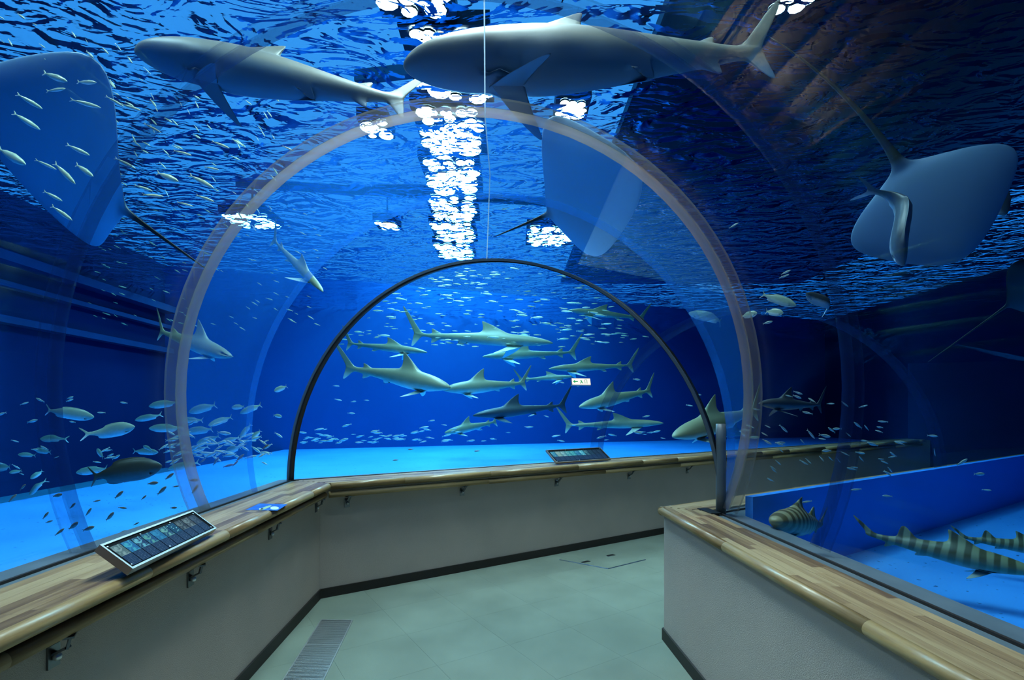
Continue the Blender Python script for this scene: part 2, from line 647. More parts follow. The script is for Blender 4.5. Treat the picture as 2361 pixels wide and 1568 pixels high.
# ---------------------------------------------------------------- tunnel acrylic
NA = 56
SL = offset(PL, -0.30, True)
SR = offset(PR, -0.30, False)
V1 = V2(U1.y, -U1.x)
HALF = 1.55
R1C = SR[1] - V1 * HALF                    # centre of the end ring of the first leg
RT, ZC = 1.70, 1.60
PH = math.asin((ZC - 0.90) / RT)
MC = (SL[1] + SR[1]) / 2
MH = (SR[1] - SL[1]) / 2


def ring1(c, grow=0.0, n=NA):
    """round end ring around centre c, square to the first leg, left foot to right foot"""
    out = []
    for k in range(n + 1):
        a = (PI + PH) - (PI + 2 * PH) * k / n
        h = (RT + grow) * math.cos(a)
        out.append(Vector((c.x + V1.x * h, c.y + V1.y * h, ZC + (RT + grow) * math.sin(a))))
    return out


def ringM(shift=0.0, grow=0.0, n=NA):
    """arch of the mitre joint, moved by shift along the second leg"""
    out = []
    for k in range(n + 1):
        a = PI - PI * k / n
        g = 1 + grow / MH.length
        q = MC + MH * (math.cos(a) * g) + U2 * shift
        out.append(Vector((q.x, q.y, 0.885 + (1.705 + grow) * math.sin(a))))
    return out


def mixring(a, b, f):
    return [p.lerp(q, f) for p, q in zip(a, b)]


def shell(name, ring_a, ring_b, ring_a2, ring_b2, steps, material, parent=None, open_back=False):
    """closed curved slab between an inner pair and an outer pair of rings"""
    bm = bmesh.new()
    rows_i = [mixring(ring_a, ring_b, s / steps) for s in range(steps + 1)]
    rows_o = [mixring(ring_a2, ring_b2, s / steps) for s in range(steps + 1)]
    vi = [[bm.verts.new(p) for p in r] for r in rows_i]
    vo = [[bm.verts.new(p) for p in r] for r in rows_o]
    n = len(ring_a) - 1
    for s in range(steps):
        for k in range(n):
            bm.faces.new((vi[s][k], vi[s][k + 1], vi[s + 1][k + 1], vi[s + 1][k])).smooth = True
            if not open_back:
                bm.faces.new((vo[s][k], vo[s + 1][k], vo[s + 1][k + 1], vo[s][k + 1])).smooth = True
    for s in (0, steps):
        for k in range(n):
            bm.faces.new((vi[s][k], vo[s][k], vo[s][k + 1], vi[s][k + 1]))
    for k in (0, n):
        for s in range(steps):
            bm.faces.new((vi[s][k], vi[s + 1][k], vo[s + 1][k], vo[s][k]))
    return obj(name, bm, material, parent)


TH = 0.05


def r1_at(y, grow=0.0):
    c = R1C + U1 * ((y - R1C.y) / U1.y)
    return ring1(c, grow)


Y0 = 2.20                                     # panel joint between the two vaults of the first leg
pane_a = tag(shell('window_1', r1_at(BACK + 0.1), r1_at(Y0 - 0.03), r1_at(BACK + 0.1, TH), r1_at(Y0 - 0.03, TH), 1, M['acrylic'], open_back=True), 'clear acrylic vault over the near leg of the tunnel', 'acrylic vault', kind='structure')
pane_b = tag(shell('window_2', r1_at(Y0 + 0.03), r1_at(R1C.y - 0.10), r1_at(Y0 + 0.03, TH), r1_at(R1C.y - 0.10, TH), 1, M['acrylic'], open_back=True), 'clear acrylic vault between the dark joint and the brown joint', 'acrylic vault', kind='structure')
# dark joint and the brown joint
tag(shell('joint_ring', r1_at(Y0 - 0.03, -0.002), r1_at(Y0 + 0.03, -0.002), r1_at(Y0 - 0.03, TH + 0.01), r1_at(Y0 + 0.03, TH + 0.01), 1, M['darkseal'], open_back=True), 'dark translucent joint ring where two vaults of the tunnel meet', 'joint')
tag(shell('joint_ring', r1_at(R1C.y - 0.10, -0.003), r1_at(R1C.y + 0.005, -0.003), r1_at(R1C.y - 0.10, TH + 0.012), r1_at(R1C.y + 0.005, TH + 0.012), 1, M['brownseal'], open_back=True), 'brown translucent joint ring in front of the thin dark arch', 'joint')
ra, rao = r1_at(R1C.y + 0.005), r1_at(R1C.y + 0.005, TH)
rm, rmo = ringM(), ringM(0, TH)
FB = 0.52
tag(shell('window_3', ra, mixring(ra, rm, FB), rao, mixring(rao, rmo, FB), 3, M['milky'], open_back=True), 'acrylic wedge with a bright blue reflection tinted in, between the brown joint and the bend', 'acrylic vault', kind='structure')
tag(shell('window_4', mixring(ra, rm, FB), rm, mixring(rao, rmo, FB), rmo, 3, M['acrylic'], open_back=True), 'clear acrylic wedge joining the thin dark arch', 'acrylic vault', kind='structure')
tag(shell('window_5', ringM(0.03), ringM(12.0), ringM(0.03, TH), ringM(12.0, TH), 1, M['acrylic'], open_back=True), 'clear acrylic vault over the leg past the bend', 'acrylic vault', kind='structure')
# thin dark arch: black gasket with a steel cover strip on its near edge
arch = tag(shell('joint_arch', ringM(-0.008, -0.010), ringM(0.024, -0.010), ringM(-0.008, 0.010), ringM(0.024, 0.010), 1, M['black']), 'thin dark metal arch at the bend of the tunnel', 'arch')
shell('cover_strip', ringM(-0.016, -0.004), ringM(-0.008, -0.004), ringM(-0.016, 0.014), ringM(-0.008, 0.014), 1, M['sill'], arch)
# pillar at the inner foot of the arch
bm = bmesh.new()
pc = SR[1]
tube(bm, [(pc.x + 0.155 * math.sin(max(0, (z - 0.9)) * 0.0), pc.y, z) for z in (0.86, 1.0, 1.15, 1.3, 1.42)], 0.030, 10)
tag(obj('corner_post', bm, M['sill'], smooth=True), 'grey post at the inner foot of the thin arch', 'post')
# hairline seam along the crown
bm = bmesh.new()
line = []
for y in (0.3, 1.2, 2.0, R1C.y):
    x = -0.012 - 0.049 * y
    h = x - (R1C.x + (y - R1C.y) * U1.x / U1.y)
    line.append(Vector((x, y, ZC + math.sqrt(RT * RT - h * h) - 0.006)))
for f_ in (0.35, 0.7, 1.0):
    rr = mixring(ra, rm, f_)
    kx = min(rr, key=lambda p: abs(p.x / p.y + 0.058) + (10 if p.z < 2 else 0))
    line.append(kx + Vector((0, 0, -0.006)))
tube(bm, line, 0.0035, 6)
tag(obj('crown_seam', bm, M['paleseal']), 'pale hairline seam running along the crown of the vault', 'seam')
# ring of the next joint along the second leg
tag(shell('joint_ring', ringM(3.35, -0.004), ringM(3.47, -0.004), ringM(3.35, TH + 0.012), ringM(3.47, TH + 0.012), 1, M['darkseal'], open_back=True), 'dark curved joint ring seen behind the banded sharks', 'joint')

# ---------------------------------------------------------------- the tank
FW0, FWD = V2(-0.4, 16.0), V2(0.94, 0.342).normalized()          # far wall
LWX = -8.46


def left_wall_x(y):
    return LWX - 0.049 * (y - 8.6)


sfar = -8.95
cornL = FW0 + FWD * sfar
cornR = FW0 + FWD * 14.0
foot = [V2(left_wall_x(-3.0), -3.0), cornL, cornR, V2(13.0, -3.0)]


def wall_between(name, a, b, z0, z1, th, material, label):
    d = (b - a).normalized()
    n = V2(-d.y, d.x)
    bm = bmesh.new()
    prism(bm, [a, b, b + n * th, a + n * th], z0, z1)
    return tag(obj(name, bm, material), label, 'tank wall', kind='structure')


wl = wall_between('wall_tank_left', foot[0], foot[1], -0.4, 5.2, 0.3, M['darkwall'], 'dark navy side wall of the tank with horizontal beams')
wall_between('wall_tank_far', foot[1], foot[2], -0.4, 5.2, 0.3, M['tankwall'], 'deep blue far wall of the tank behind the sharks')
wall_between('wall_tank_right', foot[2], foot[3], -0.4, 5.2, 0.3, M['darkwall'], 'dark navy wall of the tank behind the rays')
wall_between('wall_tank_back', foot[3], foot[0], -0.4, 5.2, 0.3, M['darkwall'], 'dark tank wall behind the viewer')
for z, h, dp in ((4.05, 0.16, 0.30), (3.62, 0.09, 0.18), (3.02, 0.12, 0.22)):
    a, b2 = foot[0], foot[1]
    d = (b2 - a).normalized()
    n = V2(d.y, -d.x)
    bm = bmesh.new()
    prism(bm, [a, b2, b2 + n * dp, a + n * dp], z - h / 2, z + h / 2)
    obj('beam', bm, M['beam'], wl)
# raised tank floor with a straight outer edge, trench beyond it
ex = -5.95
hl = offset(PL, -0.42, True)
hr = offset(PR, -0.42, False)
bm = bmesh.new()
e0 = V2(ex + 0.57, -2.9)
e1 = V2(ex - 0.36, 16.0)
# intersection of the slab edge with the far wall
dd = (e1 - e0).normalized()
den = dd.x * FWD.y - dd.y * FWD.x
tt = ((FW0.x - e0.x) * FWD.y - (FW0.y - e0.y) * FWD.x) / den
ecor = e0 + dd * tt
prism(bm, [e0, V2(hl[0].x, -2.9), hl[0], hl[1], ecor], 0.1, TANKZ)
f1 = tag(obj('floor_tank', bm, M['tankfloor']), 'light blue painted tank floor beside the tunnel', 'tank floor', kind='structure')
bm = bmesh.new()
prism(bm, [ecor, hl[1], hl[2], hr[2], V2(12.5, hr[2].y), cornR], 0.1, TANKZ)
tag(obj('floor_tank_far', bm, M['tankfloor']), 'light blue painted tank floor beyond the twin rails', 'tank floor', kind='structure')
bm = bmesh.new()
prism(bm, [hr[0], V2(12.5, hr[0].y), V2(12.5, hr[2].y), hr[2], hr[1]], 0.1, TANKZ)
tag(obj('floor_tank_right', bm, M['tankfloor']), 'light blue painted tank floor under the banded sharks', 'tank floor', kind='structure')
bm = bmesh.new()
prism(bm, [foot[0], e0, ecor, foot[1]], -0.4, 0.06)
tag(obj('floor_trench', bm, M['trench']), 'teal trench floor along the dark side wall', 'tank floor', kind='structure')
# dark end wall of the second leg
ea, eb = SL[1] + U2 * 12.05, SR[1] + U2 * 12.05
bm = bmesh.new()
prism(bm, [ea, eb, eb + U2 * 0.1, ea + U2 * 0.1], 0.0, 2.5)
tag(obj('wall_end', bm, M['darkwall']), 'dark wall closing the far end of the tunnel', 'wall', kind='structure')
# painted upstand of the second leg, tank side
bm = bmesh.new()
prism(bm, [hr[1], hr[2], hr[2] + V2(-U2.y, U2.x) * -0.05, hr[1] + V2(U2.y, -U2.x) * 0.05 ], TANKZ, 0.98)
tag(obj('wall_upstand', bm, M['hullblue']), 'mid blue painted upstand behind the banded sharks', 'upstand', kind='structure')

# the water itself: tank volume with the tunnel cut out
bm = bmesh.new()
g = 0.06
wf = [V2(foot[0].x - g, -3.1), foot[1] + V2(-g, g), foot[2] + V2(g, g), V2(13.06, -3.1)]
lo = [bm.verts.new((p.x, p.y, 0.02)) for p in wf]
hi = [bm.verts.new((p.x, p.y, SURF)) for p in wf]
bm.faces.new(lo[::-1])
ft = bm.faces.new(hi)
ft.material_index = 1
for i in range(4):
    bm.faces.new((lo[i], lo[(i + 1) % 4], hi[(i + 1) % 4], hi[i]))
WG = TH + 0.015
rings = [r1_at(BACK - 0.2, WG), r1_at(R1C.y, WG), ringM(0, WG), ringM(12.4, WG)]
vr = []
for r in rings:
    a, b2 = r[0], r[-1]
    full = [Vector((a.x, a.y, 0.06))] + r + [Vector((b2.x, b2.y, 0.06))]
    vr.append([bm.verts.new(p) for p in full])
n = len(vr[0])
for a, b2 in zip(vr, vr[1:]):
    for k in range(n):
        q = (k + 1) % n
        bm.faces.new((a[k], b2[k], b2[q], a[q]))
bm.faces.new(vr[0])
bm.faces.new(vr[-1][::-1])
me = bpy.data.meshes.new('water')
# orient: outer box outwards, tunnel hull towards the air
bm.normal_update()
hull_faces = [f for f in bm.faces if any(v in set(vr[0] + vr[1] + vr[2] + vr[3]) for v in f.verts)]
hs_ = set(hull_faces)
cent = Vector((R1C.x, 1.0, 1.5))
for f in bm.faces:
    c = f.calc_center_median()
    if f in hs_:
        # nearest axis point of the tunnel
        p1 = Vector((R1C.x, c.y, 1.4)) if c.y < 3.2 and c.x < 1.6 else Vector((MC.x + U2.x * max(0.0, (Vector((c.x, c.y)) - MC).dot(U2)), MC.y + U2.y * max(0.0, (Vector((c.x, c.y)) - MC).dot(U2)), 1.3))
        if len(f.verts) > 4:
            p1 = Vector((R1C.x, 1.0, 1.4)) if c.y < 0 else Vector((MC.x, MC.y, 1.3))
        if f.normal.dot(p1 - c) < 0:
            f.normal_flip()
    else:
        if f.normal.dot(c - Vector((1, 8, 2))) < 0:
            f.normal_flip()
bm.to_mesh(me)
bm.free()
me.materials.append(M['waterhull'])
me.materials.append(M['watertop'])
tag(link(bpy.data.objects.new('water', me)), 'clear blue water of the tank with a rippled surface', 'water', kind='structure')


# ---------------------------------------------------------------- floodlights over the pool
M['lens'] = emit('floodlight_lens', (1.0, 0.92, 0.82), LAMP)
M['lens'].cycles.emission_sampling = 'FRONT'


bm = bmesh.new()
rim_v = [[bm.verts.new((q * math.cos(2 * PI * k / 10), q * math.sin(2 * PI * k / 10), z)) for k in range(10)] for q, z in ((1.0, 0.0), (0.94, -0.03))]
bm.faces.new(rim_v[1][::-1])
for k in range(10):
    bm.faces.new((rim_v[0][k], rim_v[1][k], rim_v[1][(k + 1) % 10], rim_v[0][(k + 1) % 10])).material_index = 1
LENS_ME = bpy.data.meshes.new('lens')
bm.to_mesh(LENS_ME)
bm.free()
LENS_ME.materials.append(M['lens'])
LENS_ME.materials.append(M['black'])


def floodlight(p, w, l, label, group=None, rz=0.0):
    root = empty('floodlight', p, rz)
    tag(root, label, 'lamp', group)
    bm = bmesh.new()
    box(bm, -w / 2 - 0.04, w / 2 + 0.04, -l / 2 - 0.04, l / 2 + 0.04, 0.02, 0.22)
    obj('housing', bm, M['black'], root)
    # round lenses of several sizes, packed loosely to look like broken glints
    rl = random.Random(int(p[0] * 100) + int(p[1] * 10))
    done, tries = [], 0
    while tries < 300:
        tries += 1
        r = rl.choice((0.11, 0.15, 0.20, 0.26)) * (1.0 if min(w, l) > 0.5 else 0.7)
        x, y = rl.uniform(-w / 2 + r * 0.6, w / 2 - r * 0.6), rl.uniform(-l / 2 + r * 0.6, l / 2 - r * 0.6)
        if all((x - a) ** 2 + (y - b) ** 2 > (0.74 * (r + c)) ** 2 for a, b, c in done):
            done.append((x, y, r))
            le = link(bpy.data.objects.new('lens', LENS_ME), root)
            le.location = (x, y, 0.02 - 0.0007 * len(done))
            le.scale = (r, r * rl.uniform(0.8, 1.2), 1.0)
    bm = bmesh.new()
    box(bm, -0.02, 0.02, -0.02, 0.02, 0.22, 0.9)
    obj('hanger', bm, M['darksteel'], root)


HZ = 6.6


def up(px, py):
    d = (HZ - EYE) * F / (HY - py)
    return P(px, py, d)


# slab added overhead to darken the pool's right side; the gantry that carries the row of lamps
bm = bmesh.new()
box(bm, 2.3, 13.5, -3.2, 24.0, 7.5, 7.7)
tag(obj('shade_slab', bm, M['black']), 'dark slab added over the right of the pool to shade it', 'shade_slab', kind='structure')


def gantry(a, b, label):
    a, b = Vector(a), Vector(b)
    d_ = (b - a).normalized()
    n_ = V2(-d_.y, d_.x) * 0.07
    a, b = a - d_ * 0.4, b + d_ * 0.4
    bm = bmesh.new()
    prism(bm, [a - n_, b - n_, b + n_, a + n_], HZ + 0.9, HZ + 1.1)
    tag(obj('gantry_beam', bm, M['darksteel']), label, 'beam')


def upxy(px, py):
    return up(px, py).xy


gantry(((1040 - CX) / F * 7.6, 7.6), ((1050 - CX) / F * 16.35, 16.35), 'steel gantry beam carrying the bright row of floodlights')
gantry(upxy(582, 510), upxy(1268, 545), 'steel gantry beam crossing the far part of the pool')
gantry(upxy(868, 300), upxy(1318, 255), 'steel gantry beam above the brown joint ring')
gantry(upxy(893, 520), upxy(1048, 520), 'short steel gantry beam beside the bright row of floodlights')
gantry(upxy(955, -12), upxy(1835, 0), 'steel gantry beam above the large sharks over the vault')
gantry((-4.0, 2.8), (-0.3, 3.6), 'steel gantry beam between the shoal and the bend')
gantry((0.5, 1.3), (-0.2, 3.3), 'steel gantry beam above the near leg of the tunnel')
for k in range(6):
    d = 7.6 + 1.75 * k
    floodlight(Vector(((1040 + 2 * k - CX) / F * d, d, HZ)), 1.15, 1.62, 'long white floodlight in the bright row over the middle of the pool', 'floodlights over the pool')
floodlight(up(1268, 545), 1.3, 1.6, 'square white floodlight beside the bright row above the thin arch')
floodlight(up(955, -12), 0.9, 0.7, 'white floodlight shimmering above the large sharks over the vault')
floodlight(up(1835, 0), 0.5, 0.45, 'small white floodlight shimmering above the ray with the long tail')
floodlight(up(868, 300), 0.45, 0.6, 'small white floodlight shimmering beside the tail of the large shark')
floodlight(up(893, 520), 0.55, 0.6, 'small white floodlight shimmering low beside the bright row of floodlights')
floodlight(up(1318, 255), 0.5, 0.6, 'small white floodlight shimmering above the brown joint ring')
floodlight(Vector((-0.3, 3.6, HZ)), 1.6, 1.9, 'unseen floodlight added above the bend of the tunnel')  # added out of view, sized to brighten the corridor
floodlight(Vector((0.5, 1.3, HZ)), 0.6, 0.6, 'unseen floodlight added above the near leg of the tunnel')  # added out of view to light the near corridor
floodlight(Vector((-4.0, 2.8, HZ)), 0.9, 1.2, 'unseen floodlight added above the silver green shoal')  # added out of view to brighten the floor and fish below
floodlight(up(582, 510), 1.1, 1.1, 'white floodlight shimmering beside the brown joint ring')


# ================================================================ animals
def bake(bm, name, material, level=1):
    me = bpy.data.meshes.new(name)
    bmesh.ops.recalc_face_normals(bm, faces=bm.faces)
    bm.to_mesh(me)
    bm.free()
    if level:
        o = bpy.data.objects.new(name, me)
        COL.objects.link(o)
        md = o.modifiers.new('s', 'SUBSURF')
        md.levels = level
        dg = bpy.context.evaluated_depsgraph_get()
        me2 = bpy.data.meshes.new_from_object(o.evaluated_get(dg))
        bpy.data.objects.remove(o)
        bpy.data.meshes.remove(me)
        me = me2
        me.name = name
    me.polygons.foreach_set('use_smooth', [True] * len(me.polygons))
    me.materials.clear()
    me.materials.append(material)
    return me


def loft(bm, st, seg):
    """st: (x, half width, half height, z centre [, power]); returns face grid [i][k], k=0 at the back midline"""
    rings = []
    for s in st:
        x, w, h, z = s[:4]
        r = []
        for k in range(seg):
            a = PI / 2 + 2 * PI * k / seg
            r.append(bm.verts.new((x, w * math.cos(a), z + h * math.sin(a))))
        rings.append(r)
    faces = []
    for a, b in zip(rings, rings[1:]):
        faces.append([bm.faces.new((a[k], a[(k + 1) % seg], b[(k + 1) % seg], b[k])) for k in range(seg)])
    bm.faces.new(rings[0])
    bm.faces.new(rings[-1][::-1])
    return faces


def fin(bm, fl, steps):
    """pull a fin out of body faces: steps of (offset, scale xyz)"""
    fl = [f for f in fl if f.is_valid]
    for off, sc in steps:
        ret = bmesh.ops.extrude_face_region(bm, geom=fl)
        vs = [e for e in ret['geom'] if isinstance(e, bmesh.types.BMVert)]
        nf = [e for e in ret['geom'] if isinstance(e, bmesh.types.BMFace)]
        bmesh.ops.delete(bm, geom=[f for f in fl if f.is_valid], context='FACES_ONLY')
        c = sum((v.co for v in vs), Vector()) / len(vs)
        for v in vs:
            r = v.co - c
            v.co = c + Vector((r.x * sc[0], r.y * sc[1], r.z * sc[2])) + Vector(off)
        fl = nf


def animal_mat(name, back, belly, z0, z1, pattern=None, rough=0.45, by_side=False, spec=0.4):
    m, nt = mat(name)
    b = N(nt, 'ShaderNodeBsdfPrincipled', Roughness=rough)
    b.inputs['Specular IOR Level'].default_value = spec
    o = N(nt, 'ShaderNodeOutputMaterial')
    L(nt, b.outputs[0], o.inputs[0])
    tc = N(nt, 'ShaderNodeTexCoord')
    sx = N(nt, 'ShaderNodeSeparateXYZ')
    L(nt, tc.outputs['Object'], sx.inputs[0])
    n = N(nt, 'ShaderNodeTexNoise', Scale=14.0, Detail=3.0)
    L(nt, tc.outputs['Object'], n.inputs['Vector'])
    mr = N(nt, 'ShaderNodeMapRange')
    mr.inputs[1].default_value = z0
    mr.inputs[2].default_value = z1
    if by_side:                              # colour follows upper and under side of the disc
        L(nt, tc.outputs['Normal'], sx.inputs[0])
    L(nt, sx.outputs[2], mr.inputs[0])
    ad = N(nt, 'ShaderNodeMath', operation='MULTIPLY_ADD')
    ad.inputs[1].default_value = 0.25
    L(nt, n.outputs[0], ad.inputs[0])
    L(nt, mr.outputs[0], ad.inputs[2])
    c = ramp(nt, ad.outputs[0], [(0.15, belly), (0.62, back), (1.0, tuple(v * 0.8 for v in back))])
    if by_side:                              # the whip tail is dark all round
        s2 = N(nt, 'ShaderNodeSeparateXYZ')
        L(nt, tc.outputs['Object'], s2.inputs[0])
        m2 = N(nt, 'ShaderNodeMapRange')
        m2.inputs[1].default_value = -0.08
        m2.inputs[2].default_value = -0.16
        L(nt, s2.outputs[0], m2.inputs[0])
        mz = N(nt, 'ShaderNodeMix', data_type='RGBA')
        L(nt, m2.outputs[0], mz.inputs[0])
        L(nt, c, mz.inputs[6])
        mz.inputs[7].default_value = (0.012, 0.010, 0.010, 1)
        c = mz.outputs[2]
    if pattern:
        wv = N(nt, 'ShaderNodeTexWave', wave_type='BANDS', bands_direction='X', Scale=pattern[0], Distortion=2.0, Detail=1.0)
        L(nt, tc.outputs['Object'], wv.inputs['Vector'])
        mx = N(nt, 'ShaderNodeMix', data_type='RGBA', blend_type='MULTIPLY')
        mm = N(nt, 'ShaderNodeMath', operation='MULTIPLY')
        L(nt, mr.outputs[0], mm.inputs[0])
        mm.inputs[1].default_value = pattern[2]
        L(nt, mm.outputs[0], mx.inputs[0])
        L(nt, c, mx.inputs[6])
        cc = ramp(nt, wv.outputs[0], [(0.35, pattern[1]), (0.65, (1, 1, 1))])
        L(nt, cc, mx.inputs[7])
        c = mx.outputs[2]
    L(nt, c, b.inputs['Base Color'])
    return m


def bend(me, amp, phase=0.0, axis=1, name=None):
    """copy of a mesh with a swimming bend, stronger towards the tail"""
    m2 = me.copy()
    if name:
        m2.name = name
    for v in m2.vertices:
        s = 0.5 - v.co.x
        v.co[axis] += amp * s * s * math.sin(3.4 * s + phase)
    return m2


def make_shark(name, material, girth=1.0, high=1.0, flat=1.0, dors=1.0, tailup=0.17, pect=1.0, catlike=False):
    bm = bmesh.new()
    st = [(0.500, 0.006, 0.005, -0.004), (0.487, 0.022, 0.015, -0.002), (0.462, 0.038, 0.026, 0.0), (0.42, 0.052, 0.040, 0.002), (0.37, 0.060, 0.053, 0.003),
          (0.32, 0.065, 0.062, 0.003), (0.265, 0.068, 0.069, 0.003), (0.21, 0.068, 0.073, 0.004), (0.15, 0.067, 0.075, 0.004), (0.09, 0.064, 0.072, 0.005),
          (0.03, 0.059, 0.067, 0.006), (-0.04, 0.052, 0.059, 0.007), (-0.11, 0.043, 0.049, 0.008), (-0.18, 0.034, 0.039, 0.009), (-0.24, 0.027, 0.031, 0.010),
          (-0.295, 0.020, 0.024, 0.011), (-0.335, 0.014, 0.019, 0.013), (-0.365, 0.011, 0.018, 0.016), (-0.395, 0.008, 0.017, 0.020), (-0.42, 0.004, 0.012, 0.024)]
    st = [(x, w * girth * flat, h * girth, z) for x, w, h, z in st]
    seg = 12
    fs = loft(bm, st, seg)
    t0, t1 = 0, seg - 1                       # two faces either side of the back
    lo0, lo1 = seg // 2 - 1, seg // 2         # belly
    d = dors
    fin(bm, [fs[i][k] for i in (7, 8, 9) for k in (t0, t1)], [((-0.010, 0, 0.030 * d), (0.72, 0.42, 0.25)), ((-0.032, 0, 0.050 * d), (0.55, 0.30, 0.4)), ((-0.038, 0, 0.044 * d), (0.22, 0.3, 0.3))])
    j2 = (14,) if not catlike else (12, 13)
    fin(bm, [fs[i][k] for i in j2 for k in (t0, t1)], [((-0.006, 0, 0.012), (0.8, 0.4, 0.3)), ((-0.022, 0, (0.022 if not catlike else 0.07)), (0.3, 0.35, 0.4))])
    fin(bm, [fs[14][k] for k in (lo0, lo1)], [((-0.006, 0, -0.012), (0.8, 0.4, 0.3)), ((-0.022, 0, -0.022), (0.3, 0.35, 0.4))])
    for s in (1, -1):                          # pectorals and pelvics
        kk = 4 if s == 1 else seg - 5
        fin(bm, [fs[i][kk] for i in (5, 6)], [((-0.014, s * 0.045 * pect, -0.020), (0.8, 0.3, 0.22)), ((-0.045, s * 0.07 * pect, -0.030), (0.62, 0.4, 0.5)), ((-0.052, s * 0.06 * pect, -0.026), (0.25, 0.3, 0.4))])
        fin(bm, [fs[11][kk]], [((-0.012, s * 0.016, -0.016), (0.85, 0.4, 0.3)), ((-0.032, s * 0.022, -0.016), (0.35, 0.4, 0.4))])
    fin(bm, [fs[i][k] for i in (17, 18) for k in (t0, t1)], [((-0.030, 0, 0.045 * tailup / 0.17), (0.8, 0.5, 0.6)), ((-0.046, 0, 0.070 * tailup / 0.17), (0.7, 0.5, 0.8)), ((-0.036, 0, 0.055 * tailup / 0.17), (0.35, 0.5, 0.6))])
    if not catlike:
        fin(bm, [fs[i][k] for i in (17, 18) for k in (lo0, lo1)], [((-0.014, 0, -0.030), (0.7, 0.5, 0.5)), ((-0.022, 0, -0.045), (0.3, 0.5, 0.5))])
    return bake(bm, name, material, 1)


def make_hammer(name, material):
    bm = bmesh.new()
    st = [(0.500, 0.008, 0.008, 0.0), (0.49, 0.03, 0.016, 0.0), (0.46, 0.04, 0.026, 0.0), (0.42, 0.045, 0.040, 0.002), (0.36, 0.054, 0.053, 0.003), (0.28, 0.062, 0.066, 0.003),
          (0.20, 0.066, 0.072, 0.004), (0.12, 0.064, 0.071, 0.005), (0.04, 0.058, 0.064, 0.006), (-0.06, 0.047, 0.053, 0.007), (-0.16, 0.034, 0.039, 0.009),
          (-0.25, 0.023, 0.027, 0.010), (-0.32, 0.015, 0.019, 0.013), (-0.36, 0.011, 0.017, 0.016), (-0.40, 0.006, 0.014, 0.020)]
    fs = loft(bm, st, 12)
    fin(bm, [fs[i][k] for i in (6, 7) for k in (0, 11)], [((-0.008, 0, 0.034), (0.75, 0.4, 0.25)), ((-0.03, 0, 0.06), (0.55, 0.3, 0.4)), ((-0.034, 0, 0.05), (0.25, 0.3, 0.3))])
    fin(bm, [fs[10][k] for k in (0, 11)], [((-0.008, 0, 0.014), (0.7, 0.4, 0.3)), ((-0.03, 0, 0.028), (0.3, 0.35, 0.4))])
    for s in (1, -1):
        kk = 4 if s == 1 else 7
        fin(bm, [fs[i][kk] for i in (4, 5)], [((-0.014, s * 0.04, -0.02), (0.7, 0.3, 0.22)), ((-0.05, s * 0.07, -0.03), (0.6, 0.4, 0.5)), ((-0.05, s * 0.05, -0.02), (0.25, 0.3, 0.4))])
        kk = 2 if s == 1 else 9
        fin(bm, [fs[i][kk] for i in (1, 2)], [((0.004, s * 0.045, -0.006), (0.85, 0.4, 0.5)), ((0.0, s * 0.04, -0.004), (0.8, 0.6, 0.8))])
    fin(bm, [fs[13][k] for k in (0, 11)], [((-0.03, 0, 0.045), (0.8, 0.5, 0.6)), ((-0.05, 0, 0.075), (0.7, 0.5, 0.8)), ((-0.04, 0, 0.055), (0.35, 0.5, 0.6))])
    fin(bm, [fs[13][k] for k in (5, 6)], [((-0.014, 0, -0.03), (0.7, 0.5, 0.5)), ((-0.022, 0, -0.05), (0.3, 0.5, 0.5))])
    return bake(bm, name, material, 1)


def make_fish(name, material, deep=0.13, wide=0.055, fork=0.085, level=1, tall_dorsal=0.03):
    bm = bmesh.new()
    prof = [(0.50, 0.06), (0.475, 0.28), (0.42, 0.56), (0.34, 0.80), (0.23, 0.97), (0.10, 1.0), (-0.03, 0.90), (-0.15, 0.70), (-0.25, 0.46), (-0.32, 0.26), (-0.365, 0.19), (-0.40, 0.19)]
    st = [(x, wide * f * (0.55 if i > 8 else 1.0) if i else 0.004, deep * f, 0.0) for i, (x, f) in enumerate(prof)]
    fs = loft(bm, st, 10)
    fin(bm, [fs[i][k] for i in (3, 4, 5, 6) for k in (0, 9)], [((-0.02, 0, tall_dorsal * 0.6), (0.85, 0.25, 0.5)), ((-0.02, 0, tall_dorsal * 0.5), (0.7, 0.25, 0.6))])
    fin(bm, [fs[i][k] for i in (6, 7) for k in (4, 5)], [((-0.02, 0, -tall_dorsal * 0.6), (0.8, 0.25, 0.5)), ((-0.02, 0, -tall_dorsal * 0.4), (0.6, 0.25, 0.6))])
    fin(bm, [fs[10][k] for k in (0, 9)], [((-0.030, 0, fork * 0.45), (0.9, 0.4, 0.5)), ((-0.045, 0, fork * 0.75), (0.5, 0.4, 0.6))])
    fin(bm, [fs[10][k] for k in (4, 5)], [((-0.030, 0, -fork * 0.45), (0.9, 0.4, 0.5)), ((-0.045, 0, -fork * 0.75), (0.5, 0.4, 0.6))])
    for s in (1, -1):
        kk = 3 if s == 1 else 6
        fin(bm, [fs[2][kk]], [((-0.05, s * 0.02, -0.015), (0.7, 0.3, 0.5)), ((-0.06, s * 0.02, -0.012), (0.4, 0.4, 0.4))])
    return bake(bm, name, material, level)


